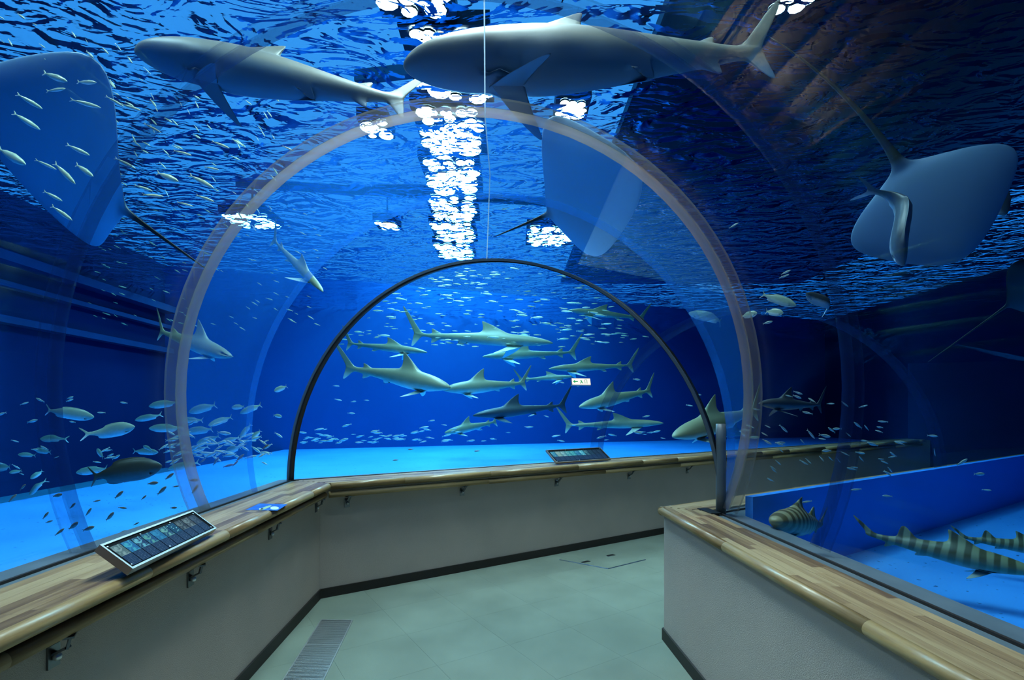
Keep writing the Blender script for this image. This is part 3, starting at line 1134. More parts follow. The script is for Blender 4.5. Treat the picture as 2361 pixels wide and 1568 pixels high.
def make_small(name, material, deep=0.10, wide=0.045):
    bm = bmesh.new()
    st = [(0.5, 0.004, deep * 0.10, 0), (0.38, wide * 0.75, deep * 0.65, 0), (0.12, wide, deep, 0), (-0.16, wide * 0.7, deep * 0.72, 0), (-0.34, 0.010, deep * 0.20, 0), (-0.40, 0.006, deep * 0.28, 0)]
    fs = loft(bm, st, 6)
    fin(bm, [fs[4][k] for k in (0, 5)], [((-0.075, 0, 0.055), (0.6, 0.4, 0.6))])
    fin(bm, [fs[4][k] for k in (2, 3)], [((-0.075, 0, -0.055), (0.6, 0.4, 0.6))])
    return bake(bm, name, material, 0)


def make_ray(name, material, span=1.0, tail=1.0, lift=0.12, pointed=1.0, tailw=1.0):
    """disc of length ~0.62 and width ~span with a whip tail; one skin"""
    bm = bmesh.new()
    seg = 28
    st = []
    outline = [(0.50, 0.02), (0.485, 0.09), (0.45, 0.17), (0.40, 0.25), (0.34, 0.335), (0.275, 0.42), (0.21, 0.49), (0.15, 0.50), (0.09, 0.46), (0.03, 0.375), (-0.02, 0.27), (-0.06, 0.17), (-0.095, 0.085)]
    for i, (x, w) in enumerate(outline):
        s = i / (len(outline) - 1)
        st.append((x, w * span, 0.012 + 0.058 * math.sin(PI * min(1, s * 1.02)) ** 0.8, 0.0))
    tl = [(-0.115, 0.030, 0.020), (-0.15, 0.020, 0.016), (-0.25, 0.013, 0.012), (-0.40, 0.010, 0.009), (-0.60, 0.0075, 0.007), (-0.80, 0.005, 0.005), (-1.0, 0.002, 0.002)]
    for x, w, h in tl:
        st.append((-0.10 + (x + 0.10) * tail, w * tailw, h * tailw, 0.0))
    rings = []
    for x, w, h, z in st:
        r = []
        for k in range(seg):
            a = PI / 2 + 2 * PI * k / seg
            c, s = math.cos(a), math.sin(a)
            yy = w * c
            taper = max(0.10, 1 - abs(c) ** 0.9 * 0.95) if w > 0.05 else 1.0
            zz = h * (1 if s >= 0 else -0.7) * (abs(s) ** 1.5) * 1.0
            zz += lift * (abs(yy) / 0.5) ** 2.0
            xx = x - 0.06 * pointed * (abs(yy) / 0.5) ** 2
            r.append(bm.verts.new((xx, yy, z + zz)))
        rings.append(r)
    for a, b in zip(rings, rings[1:]):
        for k in range(seg):
            bm.faces.new((a[k], a[(k + 1) % seg], b[(k + 1) % seg], b[k]))
    bm.faces.new(rings[0])
    bm.faces.new(rings[-1][::-1])
    return bake(bm, name, material, 1)


M['shark'] = animal_mat('shark_skin', (0.31, 0.30, 0.18), (0.64, 0.72, 0.60), -0.06, 0.05)
M['bigshark'] = animal_mat('shaded_shark_skin', (0.22, 0.21, 0.18), (0.10, 0.17, 0.26), -0.04, 0.05)  # shade of the underside and pale lit back painted into the skin
M['darkshark'] = animal_mat('dark_shark_skin', (0.05, 0.06, 0.07), (0.10, 0.13, 0.16), -0.06, 0.05)
M['zebra'] = animal_mat('banded_shark_skin', (0.34, 0.32, 0.17), (0.42, 0.46, 0.40), -0.07, 0.03, pattern=(4.2, (0.28, 0.26, 0.22), 0.95))
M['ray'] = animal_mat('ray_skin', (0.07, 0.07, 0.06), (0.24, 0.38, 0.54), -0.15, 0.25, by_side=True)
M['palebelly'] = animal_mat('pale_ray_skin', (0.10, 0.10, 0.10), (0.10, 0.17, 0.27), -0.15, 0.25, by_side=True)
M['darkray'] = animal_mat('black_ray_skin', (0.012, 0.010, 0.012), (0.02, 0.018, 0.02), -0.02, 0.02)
M['trevally'] = animal_mat('silver_green_scales', (0.42, 0.50, 0.36), (0.85, 0.92, 0.88), -0.10, 0.11, rough=0.3)
M['silver'] = animal_mat('small_silver_scales', (0.50, 0.58, 0.48), (0.92, 0.95, 0.92), -0.09, 0.09, rough=0.25)
M['tan'] = animal_mat('tan_scales', (0.22, 0.17, 0.10), (0.45, 0.38, 0.28), -0.09, 0.09)
M['sardine'] = animal_mat('sardine_scales', (0.66, 0.70, 0.45), (0.98, 1.0, 0.95), -0.08, 0.10, rough=0.2)
M['grouper'] = animal_mat('brown_grouper_skin', (0.055, 0.045, 0.03), (0.10, 0.12, 0.13), -0.12, 0.10)
M['seabream'] = animal_mat('blue_grey_scales', (0.05, 0.06, 0.07), (0.42, 0.52, 0.60), -0.08, 0.10)

me_shark = make_shark('shark', M['shark'])
me_slim = make_shark('slim_shark', M['shark'], girth=0.58, dors=0.6)
me_sharkbend = bend(me_shark, 0.16, 0.6, name='shark_bent')
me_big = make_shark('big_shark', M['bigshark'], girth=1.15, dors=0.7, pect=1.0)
me_dark = make_shark('dark_shark', M['darkshark'], girth=0.75, dors=0.9)
me_zebra = make_shark('banded_shark', M['zebra'], girth=1.0, flat=1.15, dors=0.75, tailup=0.10, pect=0.9, catlike=True)
me_hammer = make_hammer('hammerhead', M['shark'])
me_ray = make_ray('ray', M['ray'], span=1.05, tail=0.46, lift=0.08)
me_raypale = make_ray('pale_ray', M['palebelly'], span=0.80, tail=1.25, lift=0.14, tailw=1.3)
for v in me_raypale.vertices:
    if v.co.x < -0.1:
        v.co.y += 0.15 * (-0.1 - v.co.x) ** 2
me_raydark = make_ray('dark_ray', M['darkray'], span=1.0, tail=1.0, lift=0.05)
me_trev = make_fish('trevally', M['trevally'])
me_trev2 = bend(me_trev, 0.30, 0.3, name='trevally_bent')
me_bream = make_fish('bream', M['seabream'], deep=0.17, wide=0.075, fork=0.12)
me_breambent = bend(me_bream, 0.55, 0.2, name='bream_bent')
me_grouper = make_fish('grouper', M['grouper'], deep=0.19, wide=0.10, fork=0.11, tall_dorsal=0.05)
me_round = make_fish('silver_fish', M['trevally'], deep=0.20, wide=0.07, fork=0.11)
me_small = make_small('small_fish', M['silver'])
me_tan = make_small('tan_fish', M['tan'], deep=0.13)
me_sard = make_small('sardine', M['sardine'], deep=0.085, wide=0.05)


def place(name, me, nose, tail, label, cat, roll=0.0, group=None, fit=1.0):
    """an animal stretched from nose to tail point; roll turns it about its own axis"""
    f = nose - tail
    ln = f.length
    f.normalize()
    s = Vector((0, 0, 1)).cross(f)
    if s.length < 1e-4:
        s = Vector((0, 1, 0))
    s.normalize()
    u = f.cross(s)
    R = Matrix((f, s, u)).transposed().to_4x4() @ Matrix.Rotation(roll, 4, 'X')
    xs = [v.co.x for v in me.vertices] if 'x0' not in me else None
    if xs is not None:
        me['x0'], me['x1'] = min(xs), max(xs)
    k = ln / (me['x1'] - me['x0']) * fit
    mid = (me['x0'] + me['x1']) / 2
    o = bpy.data.objects.new(name, me)
    o.matrix_world = Matrix.Translation((nose + tail) / 2) @ R @ Matrix.Diagonal((k, k, k, 1)) @ Matrix.Translation((-mid, 0, 0))
    link(o)
    tag(o, label, cat, group)
    return o


# ---------------------------------------------------------------- sharks seen past the bend
SG = 'sharks'
place('shark', me_sharkbend, P(1038, 893, 7.6), P(795, 850, 8.6), 'pale shark with tall dorsal fin swimming past the thin arch', 'shark', 0.05)
place('shark', me_slim, P(1275, 790, 11.0), P(925, 775, 11.6), 'long slender shark just under the fish swarm', 'shark')
place('shark', me_slim, P(985, 812, 10.5), P(785, 793, 11.0), 'slender pale shark above the tail of the big shark', 'shark')
place('shark', me_shark, P(1020, 898, 9.6), P(1228, 885, 10.2), 'brown shark nose to nose with the pale shark', 'shark')
place('shark', me_slim, P(1112, 822, 12.9), P(1345, 815, 13.3), 'slender shark below the long shark', 'shark')
place('shark', me_slim, P(1265, 850, 10.5), P(1475, 845, 11.0), 'shark with pale belly above the exit sign reflection', 'shark')
place('shark', me_slim, P(1325, 868, 12.5), P(1185, 878, 12.9), 'thin green shark beside the exit sign reflection', 'shark')
place('shark', me_shark, P(1335, 938, 9.2), P(1515, 900, 9.8), 'shark with raised tail below the exit sign reflection', 'shark')
place('shark', me_dark, P(1090, 958, 10.5), P(1322, 936, 11.0), 'dark silhouetted shark below the brown shark', 'shark')
place('shark', me_slim, P(1530, 975, 9.4), P(1285, 985, 9.9), 'slender shark cruising low over the blue tank floor', 'shark')
place('shark', me_shark, P(1025, 998, 11.0), P(1155, 972, 11.5), 'small greenish shark near the fish over the tank floor', 'shark')
place('shark', me_shark, P(1552, 1006, 7.5), P(1760, 945, 8.8), 'olive shark emerging beside the grey corner post', 'shark')
place('shark', me_slim, P(1310, 715, 12.0), P(1500, 738, 12.5), 'pale shark high in the fish swarm', 'shark')
place('hammerhead_shark', me_hammer, P(532, 822, 5.6), P(352, 762, 6.1), 'hammerhead shark crossing behind the brown joint ring', 'shark', 0.0)
place('shark', me_slim, P(745, 672, 6.6), P(618, 545, 7.2), 'shark diving beside the thin arch under the ripples', 'shark')
# sharks over the vault
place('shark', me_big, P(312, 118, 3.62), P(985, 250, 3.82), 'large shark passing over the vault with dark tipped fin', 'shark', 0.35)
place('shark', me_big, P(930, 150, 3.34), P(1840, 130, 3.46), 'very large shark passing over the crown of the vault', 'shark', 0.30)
# resting banded sharks and others beyond the inner corner
place('banded_shark', me_zebra, P(2400, 1322, 2.55), P(1962, 1228, 3.05), 'banded shark lying on the light blue tank floor', 'shark')
place('banded_shark', me_zebra, P(2480, 1278, 3.0), P(2190, 1238, 3.3), 'banded shark half hidden behind another banded shark', 'shark')
place('banded_shark', make_shark('banded_shark_short', M['zebra'], girth=1.45, flat=1.0, dors=0.8, tailup=0.12, catlike=True), P(1785, 1200, 2.75), P(1905, 1215, 3.25), 'banded shark seen head on above the wide sill', 'shark')
place('shark', me_dark, P(1750, 930, 3.2), P(1905, 938, 3.55), 'dark slim shark above the small fish beyond the inner corner', 'shark')
place('shark', me_dark, P(1650, 995, 10.0), P(1752, 1003, 10.8), 'short dark shark just beyond the grey corner post', 'shark')
# ---------------------------------------------------------------- rays
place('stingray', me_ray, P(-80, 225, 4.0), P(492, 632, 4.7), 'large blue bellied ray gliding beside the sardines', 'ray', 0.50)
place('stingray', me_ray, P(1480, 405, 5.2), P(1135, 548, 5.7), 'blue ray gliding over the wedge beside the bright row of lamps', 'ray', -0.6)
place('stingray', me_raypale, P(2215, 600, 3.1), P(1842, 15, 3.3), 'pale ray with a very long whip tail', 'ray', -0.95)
place('stingray', me_raydark, P(2470, 600, 3.0), P(2135, 838, 3.4), 'black silhouetted ray at the edge of the tank', 'ray', -0.5)
# big single fish
place('sea_bream', me_breambent, P(2085, 612, 2.75), P(2010, 425, 2.95), 'blue grey fish diving beside the pale ray', 'fish', 0.5)
place('sea_bream', me_bream, P(2320, 495, 3.2), P(2225, 370, 3.3), 'dark backed fish in front of the pale ray', 'fish', 0.4)
place('grouper', me_grouper, P(374, 1074, 4.3), P(206, 1100, 4.1), 'brown grouper with dark forked tail over the tank edge', 'fish')
# ---------------------------------------------------------------- trevally shoal at the side wall (photo positions)
TR = [(217, 962, 105, 945), (311, 984, 196, 1002), (343, 937, 411, 927), (435, 951, 499, 933), (311, 969, 373, 956), (410, 969, 469, 969), (480, 981, 536, 961), (343, 988, 424, 986),
      (429, 996, 491, 989), (553, 953, 603, 933), (534, 940, 564, 937), (553, 1010, 579, 977), (580, 1012, 601, 992), (510, 1020, 552, 1008), (453, 1023, 507, 1005), (650, 961, 630, 957),
      (92, 1012, 153, 1012), (41, 1048, 83, 1050), (80, 1037, 118, 1043), (21, 1090, 51, 1085), (365, 1043, 306, 1040), (175, 1090, 249, 1080), (387, 1082, 459, 1066), (223, 1035, 238, 1056),
      (70, 1104, 99, 1085), (67, 1142, 105, 1107), (632, 902, 662, 890), (-10, 1080, 24, 1076), (440, 1042, 480, 1030), (520, 1042, 555, 1030), (470, 1052, 500, 1044), (330, 1028, 352, 1040)]
for i, (a, b, c, d) in enumerate(TR):
    ln = math.hypot(a - c, b - d)
    dep = min(6.2, max(3.6, 0.40 * F / max(ln, 60)))
    dep += random.uniform(-0.15, 0.15)
    place('trevally', (me_trev, me_trev2, me_trev)[i % 3] if ln > 40 else me_round, P(a, b, dep), P(c, d, dep + random.uniform(-0.06, 0.1)), 'silver green fish in the shoal beside the dark side wall', 'fish', random.uniform(-0.2, 0.2), 'silver green shoal by the side wall')
# fish by the inner corner
for (a, b, c, d, m_, lab) in ((1836, 705, 1755, 678, me_trev, 'silver fish swimming in front of the dark wall'), (1858, 678, 1912, 715, me_breambent, 'blue silver fish turning down beside the silver fish'),
                              (1746, 722, 1708, 730, me_round, 'small round fish below the silver fish'), (1806, 722, 1765, 718, me_round, 'small round fish touching the silver fish'),
                              (1588, 722, 1668, 742, me_trev2, 'pale fish crossing in front of the brown joint ring')):
    dep = 8.2 if a < 1600 else 3.35
    place('silver_fish', m_, P(a, b, dep), P(c, d, dep + 0.1), lab, 'fish')

# ---------------------------------------------------------------- small fish
def in_tunnel(p):
    q = p.xy - R1C
    a_, h_ = q.dot(U1), q.dot(V1)
    s1_ = h_ * h_ + (p.z - ZC) ** 2 < (RT + 0.14) ** 2
    m_ = p.xy - MC
    c_ = (m_.x * U2.y - m_.y * U2.x) / (MH.x * U2.y - MH.y * U2.x)
    t_ = (m_ - MH * c_).dot(U2)
    s2_ = (c_ / 1.07) ** 2 + ((p.z - 0.885) / 1.85) ** 2 < 1
    return s1_ if a_ <= 0 else (s2_ if t_ >= 0 else s1_ and s2_)


def small(me, px, py, ln, ang, dep, name, label, group):
    while in_tunnel(P(px, py, dep)) and dep < 12:      # keep every fish in the water
        dep += 0.15
    a = math.radians(ang)
    dx, dy = math.cos(a) * ln / 2, math.sin(a) * ln / 2
    return place(name, me, P(px + dx, py + dy, dep), P(px - dx, py - dy, dep + random.uniform(-0.5, 0.5) * ln / F * dep), label, 'fish', 0, group)


rn = random.Random(21)
for k in range(78):                               # cluster in front of the side wall
    x = rn.gauss(490, 75)
    y = rn.gauss(1030, 18)
    if not (300 < x < 655):
        continue
    small(me_small, x, y, rn.uniform(14, 34), rn.choice((0, 180)) + rn.uniform(-35, 35), rn.uniform(3.9, 6.0), 'small_fish', 'tiny silver fish packed among the silver green shoal', 'tiny fish by the side wall')
for k in range(26):
    small(me_small, rn.uniform(0, 300), rn.uniform(900, 1100), rn.uniform(12, 28), rn.choice((0, 180)) + rn.uniform(-30, 30), rn.uniform(4.0, 5.0), 'small_fish', 'tiny silver fish packed among the silver green shoal', 'tiny fish by the side wall')
TAN = [(1225, 622), (1105, 672), (1270, 695), (1400, 650), (1410, 715), (1170, 725), (860, 755), (1040, 775), (700, 800), (525, 835), (885, 850), (640, 880), (795, 912), (330, 905), (355, 950), (530, 980), (640, 1000),
       (985, 965), (880, 1030), (430, 1025), (415, 760), (165, 700), (90, 780), (1255, 850), (1560, 515), (1465, 510), (1735, 488), (1920, 408), (1650, 545), (1700, 530)]
for (zx, zy) in TAN:
    small(me_tan, zx / 3.136, 900 + zy / 3.136, rn.uniform(16, 30), rn.uniform(-55, 10), rn.uniform(2.7, 3.2) if zy > 600 else 3.8, 'tan_fish', 'little tan fish over the light blue tank floor', 'tan fish over the light floor')
for (x, y) in ((912, 1061), (947, 1036), (1100, 1040)):
    small(me_tan, x, y, 14, 175, 6.6, 'tan_fish', 'little tan fish over the tank floor past the bend', 'tan fish past the bend')
for k in range(62):                               # beyond the inner corner
    x, y = rn.uniform(1700, 2080), rn.gauss(1020, 52)
    if y < 905 or y > 1165:
        continue
    small(me_small, x, y, rn.uniform(14, 28), rn.choice((0, 180)) + rn.uniform(-10, 50), rn.uniform(2.75, 3.5), 'small_fish', 'small silver fish in the loose school above the banded sharks', 'small fish above the banded sharks')
for (x, y, l, a) in ((2150, 1005, 26, 5), (2258, 1093, 26, 0), (2155, 1043, 18, 80), (2218, 1066, 30, -30), (1812, 628, 26, -25), (1808, 637, 26, -20), (1692, 520, 26, -30), (1770, 744, 24, -15), (2275, 1130, 24, 5), (1990, 937, 22, -15), (1838, 915, 22, 20)):
    small(me_small, x, y, l, a, 3.0, 'small_fish', 'stray silver fish in front of the dark wall', 'stray silver fish')
for k in range(85):                               # over the floor past the bend
    x = rn.uniform(690, 1060) if k < 68 else rn.uniform(1060, 1560)
    y = 1022 - abs(rn.gauss(0, 18)) - (x - 690) * 0.008
    small(me_small, x, y, rn.uniform(10, 24), rn.choice((0, 180)) + rn.uniform(-18, 12), rn.uniform(7.5, 11.5), 'small_fish', 'small silver fish in the school low over the tank floor past the bend', 'small fish low past the bend')
for (x, y) in ((775, 890), (845, 923), (815, 926), (780, 922), (810, 953), (995, 970), (1024, 980), (1225, 958), (1215, 985), (1468, 875), (1295, 882), (1490, 960), (1590, 935), (1610, 910), (1260, 960), (1322, 980)):
    small(me_small, x, y, rn.uniform(12, 18), rn.uniform(-20, 20), 8.5, 'small_fish', 'stray small fish among the sharks', 'stray fish among the sharks')

# ---------------------------------------------------------------- sardines under the ripples
SARD = [(375, 525, 60, 20), (590, 560, 45, 2), (380, 612, 45, -8), (580, 705, 75, 15), (780, 690, 50, 30), (890, 730, 50, 18), (180, 825, 75, 32), (1035, 870, 45, 28), (530, 1020, 60, 25), (850, 1110, 55, 27), (575, 1160, 50, 35),
        (80, 1065, 75, 30), (440, 1180, 70, 45), (1240, 1040, 45, 15), (1140, 1205, 55, 22), (1500, 985, 45, 22), (975, 1280, 45, 18), (1040, 1330, 50, 5), (1395, 1350, 45, 20), (360, 1335, 50, 28), (420, 1450, 60, 35), (1440, 1145, 35, 12),
        (1370, 1235, 65, 28), (1260, 1390, 40, 15), (310, 1120, 55, 25), (1960, 1010, 30, 25), (200, 690, 70, 30)]
for (zx, zy, l, a) in SARD:
    small(me_sard, zx / 2.951, zy / 2.951, l, a, rn.uniform(2.9, 3.4), 'sardine', 'large nearby sardine swimming beside the blue bellied ray', 'sardines by the blue bellied ray')
for k in range(130):
    x = rn.uniform(-5, 640)
    y = 90 + x * 0.42 + rn.gauss(60, 95)
    dep = rn.uniform(4.6, 6.2)
    dep = min(dep, 2.55 * F / max(HY - y, 50))
    if y < 30 or y > 640:
        continue
    small(me_sard, x, y, rn.uniform(11, 24), rn.uniform(25, 65), dep, 'sardine', 'tiny glinting sardine in the cloud under the ripples', 'glinting sardines under the ripples')
for k in range(120):
    x, y = rn.uniform(740, 1580), rn.uniform(615, 790)
    dx = (x - 1140) / 480
    if 595 + 330 * dx * dx > y - 8:
        continue
    dep = min(rn.uniform(8.5, 12.5), 2.6 * F / (HY - y))
    small(me_sard, x, y, rn.uniform(14, 30), rn.choice((0, 180)) + rn.uniform(-6, 10), dep, 'sardine', 'sardine streaking under the surface past the thin arch', 'sardines past the thin arch')
# the rest of the swarm, too many to count
bm = bmesh.new()
src = bmesh.new()
src.from_mesh(me_sard)
sv = [v.co.copy() for v in src.verts]
sf = [[v.index for v in f.verts] for f in src.faces]
src.free()
for k in range(420):
    if k < 300:
        x, y = rn.uniform(720, 1620), rn.uniform(620, 800)
        dx = (x - 1140) / 480
        if 600 + 330 * dx * dx > y:
            continue
        dep = min(rn.uniform(9.5, 13.5), 2.65 * F / (HY - y))
        ln = rn.uniform(8, 20) / F * dep
        a = rn.uniform(-0.15, 0.1)
    else:
        x, y = rn.uniform(200, 760), rn.uniform(480, 760)
        dep = min(rn.uniform(6.5, 8.2), 2.6 * F / (HY - y))
        ln = rn.uniform(8, 18) / F * dep
        a = -rn.uniform(0.2, 0.6)
    c = P(x, y, dep)
    R = Matrix.Rotation(-a, 3, 'Y') @ Matrix.Rotation(rn.uniform(-0.3, 0.3) + rn.choice((0, PI)), 3, 'Z')
    vs = [bm.verts.new(c + R @ (p * ln)) for p in sv]
    for f in sf:
        bm.faces.new([vs[i] for i in f])
tag(obj('sardine_swarm', bm, M['sardine']), 'distant swarm of countless sardines under the water surface', 'fish swarm', kind='stuff')


# ================================================================ furnishings
def card_mat(name, top, bottom, blotch, spots=None):
    """a printed card: picture in the upper part, caption lines below; generated coordinates of the card"""
    m, nt = mat(name)
    b = N(nt, 'ShaderNodeBsdfPrincipled', Roughness=0.7)
    b.inputs['Specular IOR Level'].default_value = 0.08
    o = N(nt, 'ShaderNodeOutputMaterial')
    L(nt, b.outputs[0], o.inputs[0])
    tc = N(nt, 'ShaderNodeTexCoord')
    sx = N(nt, 'ShaderNodeSeparateXYZ')
    L(nt, tc.outputs['Generated'], sx.inputs[0])
    mp = N(nt, 'ShaderNodeMapping')
    mp.inputs['Scale'].default_value = (1.0, 2.2, 1.0)
    L(nt, tc.outputs['Generated'], mp.inputs['Vector'])
    if spots:
        n = N(nt, 'ShaderNodeTexVoronoi', Scale=4.5)
        L(nt, mp.outputs[0], n.inputs['Vector'])
        pic = ramp(nt, n.outputs['Distance'], [(0.22, blotch), (0.34, top)])
    else:
        n = N(nt, 'ShaderNodeTexNoise', Scale=2.4, Detail=2.0, Distortion=1.2)
        L(nt, mp.outputs[0], n.inputs['Vector'])
        pic = ramp(nt, n.outputs[0], [(0.45, top), (0.60, blotch)])
    wv = N(nt, 'ShaderNodeTexWave', wave_type='BANDS', bands_direction='Y', Scale=5.5)
    L(nt, tc.outputs['Generated'], wv.inputs['Vector'])
    nn = N(nt, 'ShaderNodeTexNoise', Scale=30.0)
    L(nt, tc.outputs['Generated'], nn.inputs['Vector'])
    ml = N(nt, 'ShaderNodeMath', operation='MULTIPLY')
    L(nt, wv.outputs[0], ml.inputs[0])
    L(nt, nn.outputs[0], ml.inputs[1])
    txt = ramp(nt, ml.outputs[0], [(0.52, bottom), (0.60, tuple(min(1, v + 0.22) for v in bottom))])
    gt = N(nt, 'ShaderNodeMath', operation='GREATER_THAN')
    gt.inputs[1].default_value = 0.48
    L(nt, sx.outputs[1], gt.inputs[0])
    mx = N(nt, 'ShaderNodeMix', data_type='RGBA')
    L(nt, gt.outputs[0], mx.inputs[0])
    L(nt, txt, mx.inputs[6])
    L(nt, pic, mx.inputs[7])
    L(nt, mx.outputs[2], b.inputs['Base Color'])
    return m


NAVY = (0.012, 0.030, 0.075)
CARDS = [((0.10, 0.13, 0.13), (0.26, 0.28, 0.25)), ((0.02, 0.11, 0.25), (0.06, 0.30, 0.36)), ((0.015, 0.04, 0.10), (0.15, 0.35, 0.38)), ((0.015, 0.06, 0.15), (0.10, 0.26, 0.22)), ((0.02, 0.11, 0.22), (0.03, 0.18, 0.30)),
         ((0.015, 0.05, 0.11), (0.15, 0.30, 0.25)), ((0.01, 0.05, 0.10), (0.30, 0.60, 0.55)), ((0.03, 0.035, 0.05), (0.12, 0.12, 0.12)), ((0.06, 0.06, 0.07), (0.16, 0.16, 0.16)), ((0.03, 0.04, 0.07), (0.06, 0.07, 0.10))]
CM = [card_mat('fish_card_%d' % i, a, NAVY, b, i == 6) for i, (a, b) in enumerate(CARDS)]
CARDS2 = [((0.03, 0.14, 0.22), (0.10, 0.26, 0.30)), ((0.22, 0.26, 0.22), (0.32, 0.33, 0.28)), ((0.12, 0.22, 0.24), (0.36, 0.40, 0.36)), ((0.05, 0.22, 0.24), (0.20, 0.34, 0.30)), ((0.04, 0.24, 0.26), (0.14, 0.34, 0.32)), ((0.02, 0.12, 0.22), (0.08, 0.24, 0.32)),
          ((0.05, 0.26, 0.32), (0.25, 0.45, 0.45)), ((0.02, 0.06, 0.10), (0.14, 0.22, 0.20)), ((0.02, 0.04, 0.07), (0.03, 0.06, 0.09)), ((0.02, 0.03, 0.06), (0.03, 0.05, 0.08)), ((0.02, 0.03, 0.06), (0.03, 0.05, 0.08))]
CM2 = [card_mat('reef_card_%d' % i, a, NAVY, b) for i, (a, b) in enumerate(CARDS2)]


def guide_panel(bl, br, tr, tl, label, mats, thick):
    """tilted fish guide given its four upper corners (front-left, front-right, back-right, back-left)"""
    ux = (br - bl)
    w = ux.length
    ux.normalize()
    uy = (tl - bl)
    h = (uy - ux * uy.dot(ux)).length
    uy = (uy - ux * uy.dot(ux)).normalized()
    uz = ux.cross(uy)
    root = bpy.data.objects.new('fish_guide_panel', None)
    root.empty_display_size = 0.1
    root.matrix_world = Matrix.Translation(bl) @ Matrix((ux, uy, uz)).transposed().to_4x4()
    link(root)
    tag(root, label, 'information panel')
    fr = 0.008
    bm = bmesh.new()
    for (x0, x1, y0, y1) in ((0, w, 0, fr), (0, w, h - fr, h), (0, fr, fr, h - fr), (w - fr, w, fr, h - fr)):
        box(bm, x0, x1, y0, y1, -thick, 0.003)
    obj('frame', bm, M['alu'], root)
    bm = bmesh.new()
    box(bm, fr, w - fr, fr, h - fr, -thick + 0.002, -0.002)
    obj('backing', bm, M['matte'], root)
    n = len(mats)
    x0 = 0.035 * w
    cw = (w - 2 * x0) / n
    for i, m_ in enumerate(mats):
        bm = bmesh.new()
        box(bm, x0 + i * cw + 0.002, x0 + (i + 1) * cw - 0.002, 0.10 * h, 0.84 * h, -0.002, -0.0005)
        obj('fish_card', bm, m_, root)
    for (x, y) in ((0.02, 0.018), (w - 0.02, 0.018), (0.02, h - 0.018), (w - 0.02, h - 0.018), (w * 0.42, 0.018), (w * 0.33, h - 0.018), (w * 0.66, h - 0.018)):
        bm = bmesh.new()
        bmesh.ops.create_uvsphere(bm, u_segments=8, v_segments=5, radius=0.005, matrix=Matrix.Translation((x, y, 0.0)) @ Matrix.Diagonal((1, 1, 0.5, 1)))
        obj('screw', bm, M['steel'], root, smooth=True)
    # prop behind that holds the tilt
    bm = bmesh.new()
    box(bm, w * 0.08, w * 0.92, h * 0.45, h * 0.55, -thick - 0.03, -thick)
    obj('prop', bm, M['black'], root)
    return root


# near panel: front edge rests on the ledge, corners from the photograph
zf = ZL + 0.030
A_ = PZ(305, 1313, zf)
B_ = PZ(499, 1219, zf)
zb = ZL + 0.115
D_ = PZ(222, 1260, zb)
C_ = PZ(440, 1180, zb)
guide_panel(A_, B_, C_, D_, 'black fish guide panel tilted on the ledge, aluminium frame and dark picture cards', CM, 0.026)
# far panel behind the twin rails
s0, s1 = along(1, 1272), along(1, 1408)
for_ = U2
base = offset(PL, -0.03, True)[1]
bl = base + U2 * along(1, 1290)
brr = base + U2 * along(1, 1416)
nb = V2(-U2.y, U2.x)
guide_panel(Vector((bl.x, bl.y, ZL + 0.025)), Vector((brr.x, brr.y, ZL + 0.025)), Vector((brr.x + nb.x * 0.19, brr.y + nb.y * 0.19, ZL + 0.145)), Vector((bl.x + nb.x * 0.19, bl.y + nb.y * 0.19, ZL + 0.145)),
            'distant fish guide panel with bright picture cards above the long handrail', CM2, 0.018)

# sticker on the ledge
M['sticker'] = simple('blue_print', (0.02, 0.10, 0.50), 0.3, noise=(9, (0.04, 0.22, 0.75)))
M['white'] = simple('white_print', (0.80, 0.86, 0.88), 0.35)
M['palegreen'] = simple('pale_green_print', (0.45, 0.62, 0.35), 0.35)
pts = [PZ(566, 1176, ZL + 0.001), PZ(640, 1177, ZL + 0.001), PZ(663, 1163, ZL + 0.001), PZ(598, 1161, ZL + 0.001)]
bm = bmesh.new()
prism(bm, [p.xy for p in pts], ZL + 0.0002, ZL + 0.0014)
st_ = tag(obj('sticker', bm, M['sticker']), 'blue fish sticker with white oval lying on the oak ledge', 'sticker')


def oval(cx, cy, rx, ry, material, name, rot=0.0):
    bm = bmesh.new()
    pl = []
    for k in range(18):
        a = 2 * PI * k / 18
        x, y = rx * math.cos(a), ry * math.sin(a)
        pl.append(PZ(cx + x * math.cos(rot) - y * math.sin(rot), cy + x * math.sin(rot) + y * math.cos(rot), ZL + 0.0015).xy)
    prism(bm, pl, ZL + 0.0014, ZL + 0.0020)
    return obj(name, bm, material, st_)


oval(633, 1171.5, 10, 3.6, M['white'], 'white_oval')
oval(612, 1171, 15, 2.4, M['palegreen'], 'fish_print', -0.35)
oval(602, 1173.5, 5, 1.5, M['white'], 'tail_print')

# floor grille of steel slats
gA, gB = PZ(740, 1430, 0.0).xy, PZ(814, 1431, 0.0).xy
gw = (gB - gA).length
gd = V2(gB.x - gA.x, gB.y - gA.y).normalized()
root = empty('floor_grille', (gA.x, gA.y, 0), math.atan2(gd.y, gd.x))
tag(root, 'steel slatted grille set in the carpet beside the parapet', 'grille')
GL = 1.5
sk = (PZ(652, 1568, 0).xy - gA)
skl = sk.length
bm = bmesh.new()
gx, gy = gd, V2(-gd.y, gd.x)
lx, ly = sk.dot(gx) / skl, sk.dot(gy) / skl        # lengthwise direction in local axes
fw = 0.008


def gquad(x0, x1, t0, t1, z0, z1):
    b2 = bmesh.new()
    prism(b2, [V2(x0 + lx * t0, ly * t0), V2(x1 + lx * t0, ly * t0), V2(x1 + lx * t1, ly * t1), V2(x0 + lx * t1, ly * t1)], z0, z1)
    return b2


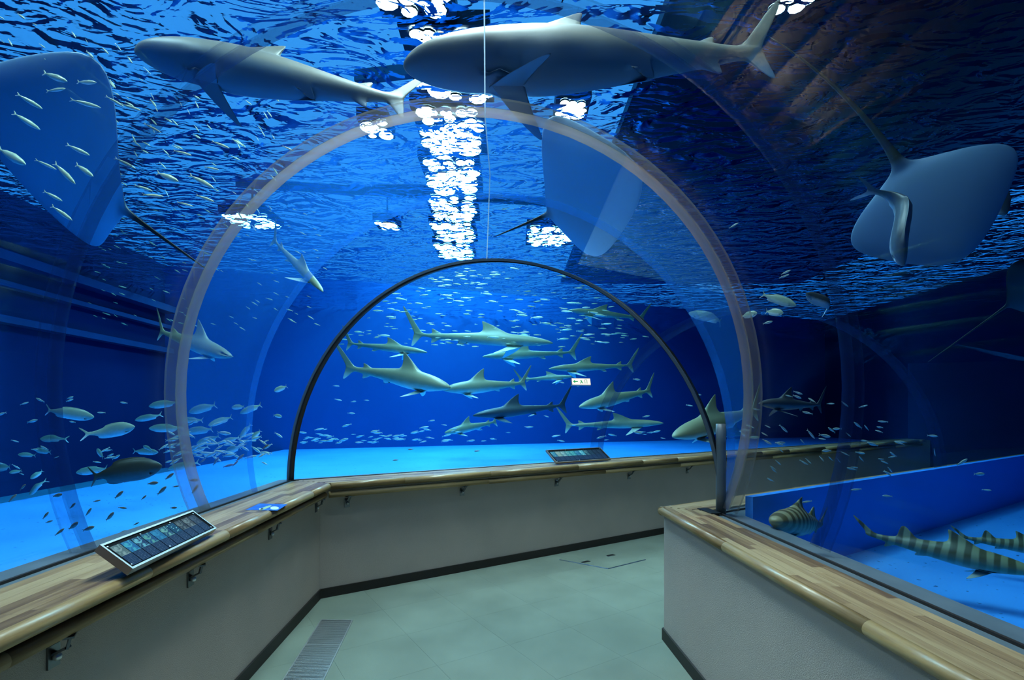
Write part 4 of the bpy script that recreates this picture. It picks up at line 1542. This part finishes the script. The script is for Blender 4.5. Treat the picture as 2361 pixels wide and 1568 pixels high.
for a in (gquad(0, fw, 0, GL, 0, 0.006), gquad(gw - fw, gw, 0, GL, 0, 0.006), gquad(fw, gw - fw, 0, 0.012, 0, 0.006), gquad(fw, gw - fw, 0.385, 0.397, 0, 0.006)):
    obj('frame', a, M['grille'], root)
obj('tray', gquad(fw, gw - fw, 0.0, GL, 0.0003, 0.0012), M['black'], root)
slat_me = None
t = 0.018
while t < GL - 0.02:
    o = obj('slat', gquad(fw, gw - fw, 0, 0.0085, 0.0012, 0.0050), M['grille'], root) if slat_me is None else link(bpy.data.objects.new('slat', slat_me), root)
    slat_me = o.data
    o.location = (lx * t, ly * t, 0)
    t += 0.0135

# carpeted hatch in the floor past the bend
hA, hB, hC, hD = PZ(1290, 1291, 0), PZ(1402, 1312, 0), PZ(1488, 1291, 0), PZ(1390, 1279, 0)
root = empty('floor_hatch', (hB.x, hB.y, 0))
tag(root, 'carpeted access hatch with thin metal edging in the floor', 'hatch')
bm = bmesh.new()
prism(bm, [(p - hB).xy for p in (hA, hB, hC, hD)], 0.0, 0.002)
obj('lid', bm, M['carpet'], root)
for p, q in ((hA, hB), (hB, hC)):
    bm = bmesh.new()
    tube(bm, [p - hB + Vector((0, 0, 0.002)), q - hB + Vector((0, 0, 0.002))], 0.005, 6)
    obj('edging', bm, M['steel'], root)
for (x, y) in ((1350, 1296), (1408, 1281)):
    bm = bmesh.new()
    c = PZ(x, y, 0) - hB
    box(bm, -0.05, 0.05, -0.02, 0.02, 0.002, 0.004, Matrix.Translation(c) @ Matrix.Rotation(ang2, 4, 'Z'))
    obj('lift_handle', bm, M['darksteel'], root)

# reflection of an exit sign, built as a glowing box on the vault
M['signwhite'] = emit('sign_reflection_white', (1.0, 0.93, 0.88), 1.05)
M['signgreen'] = emit('sign_reflection_green', (0.03, 0.45, 0.16), 0.9)


def vault_hit(px, py):
    """where the sight line meets the outer side of the second leg's vault"""
    best = None
    for t in [i * 0.02 for i in range(0, 400)]:
        for k in range(2, NA // 2):
            pass
        break
    dirv = P(px, py, 1.0) - Vector((0, 0, EYE))
    lo_, hi_ = 3.2, 9.0

    def inside(d):
        p = Vector((0, 0, EYE)) + dirv * d
        # cross-section coordinates of the second leg
        q = p.xy - MC
        den_ = MH.x * U2.y - MH.y * U2.x
        c = (q.x * U2.y - q.y * U2.x) / den_
        z = (p.z - 0.885) / 1.705
        return c * c + z * z < 1
    d = 4.0
    while d < hi_ and inside(d):
        d += 0.01
    return d


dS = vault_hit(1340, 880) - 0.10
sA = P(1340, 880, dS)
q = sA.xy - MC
root = empty('sign_reflection', sA)
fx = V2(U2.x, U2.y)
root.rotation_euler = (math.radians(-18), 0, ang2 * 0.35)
tag(root, 'reflection of a white exit sign with green arrow, built as a glowing box among the sharks', 'sign')
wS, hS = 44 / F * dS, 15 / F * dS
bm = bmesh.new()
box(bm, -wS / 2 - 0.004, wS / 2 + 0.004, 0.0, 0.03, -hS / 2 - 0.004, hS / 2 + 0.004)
obj('case', bm, M['alu'], root)  # case and bracket added to carry the reflected image
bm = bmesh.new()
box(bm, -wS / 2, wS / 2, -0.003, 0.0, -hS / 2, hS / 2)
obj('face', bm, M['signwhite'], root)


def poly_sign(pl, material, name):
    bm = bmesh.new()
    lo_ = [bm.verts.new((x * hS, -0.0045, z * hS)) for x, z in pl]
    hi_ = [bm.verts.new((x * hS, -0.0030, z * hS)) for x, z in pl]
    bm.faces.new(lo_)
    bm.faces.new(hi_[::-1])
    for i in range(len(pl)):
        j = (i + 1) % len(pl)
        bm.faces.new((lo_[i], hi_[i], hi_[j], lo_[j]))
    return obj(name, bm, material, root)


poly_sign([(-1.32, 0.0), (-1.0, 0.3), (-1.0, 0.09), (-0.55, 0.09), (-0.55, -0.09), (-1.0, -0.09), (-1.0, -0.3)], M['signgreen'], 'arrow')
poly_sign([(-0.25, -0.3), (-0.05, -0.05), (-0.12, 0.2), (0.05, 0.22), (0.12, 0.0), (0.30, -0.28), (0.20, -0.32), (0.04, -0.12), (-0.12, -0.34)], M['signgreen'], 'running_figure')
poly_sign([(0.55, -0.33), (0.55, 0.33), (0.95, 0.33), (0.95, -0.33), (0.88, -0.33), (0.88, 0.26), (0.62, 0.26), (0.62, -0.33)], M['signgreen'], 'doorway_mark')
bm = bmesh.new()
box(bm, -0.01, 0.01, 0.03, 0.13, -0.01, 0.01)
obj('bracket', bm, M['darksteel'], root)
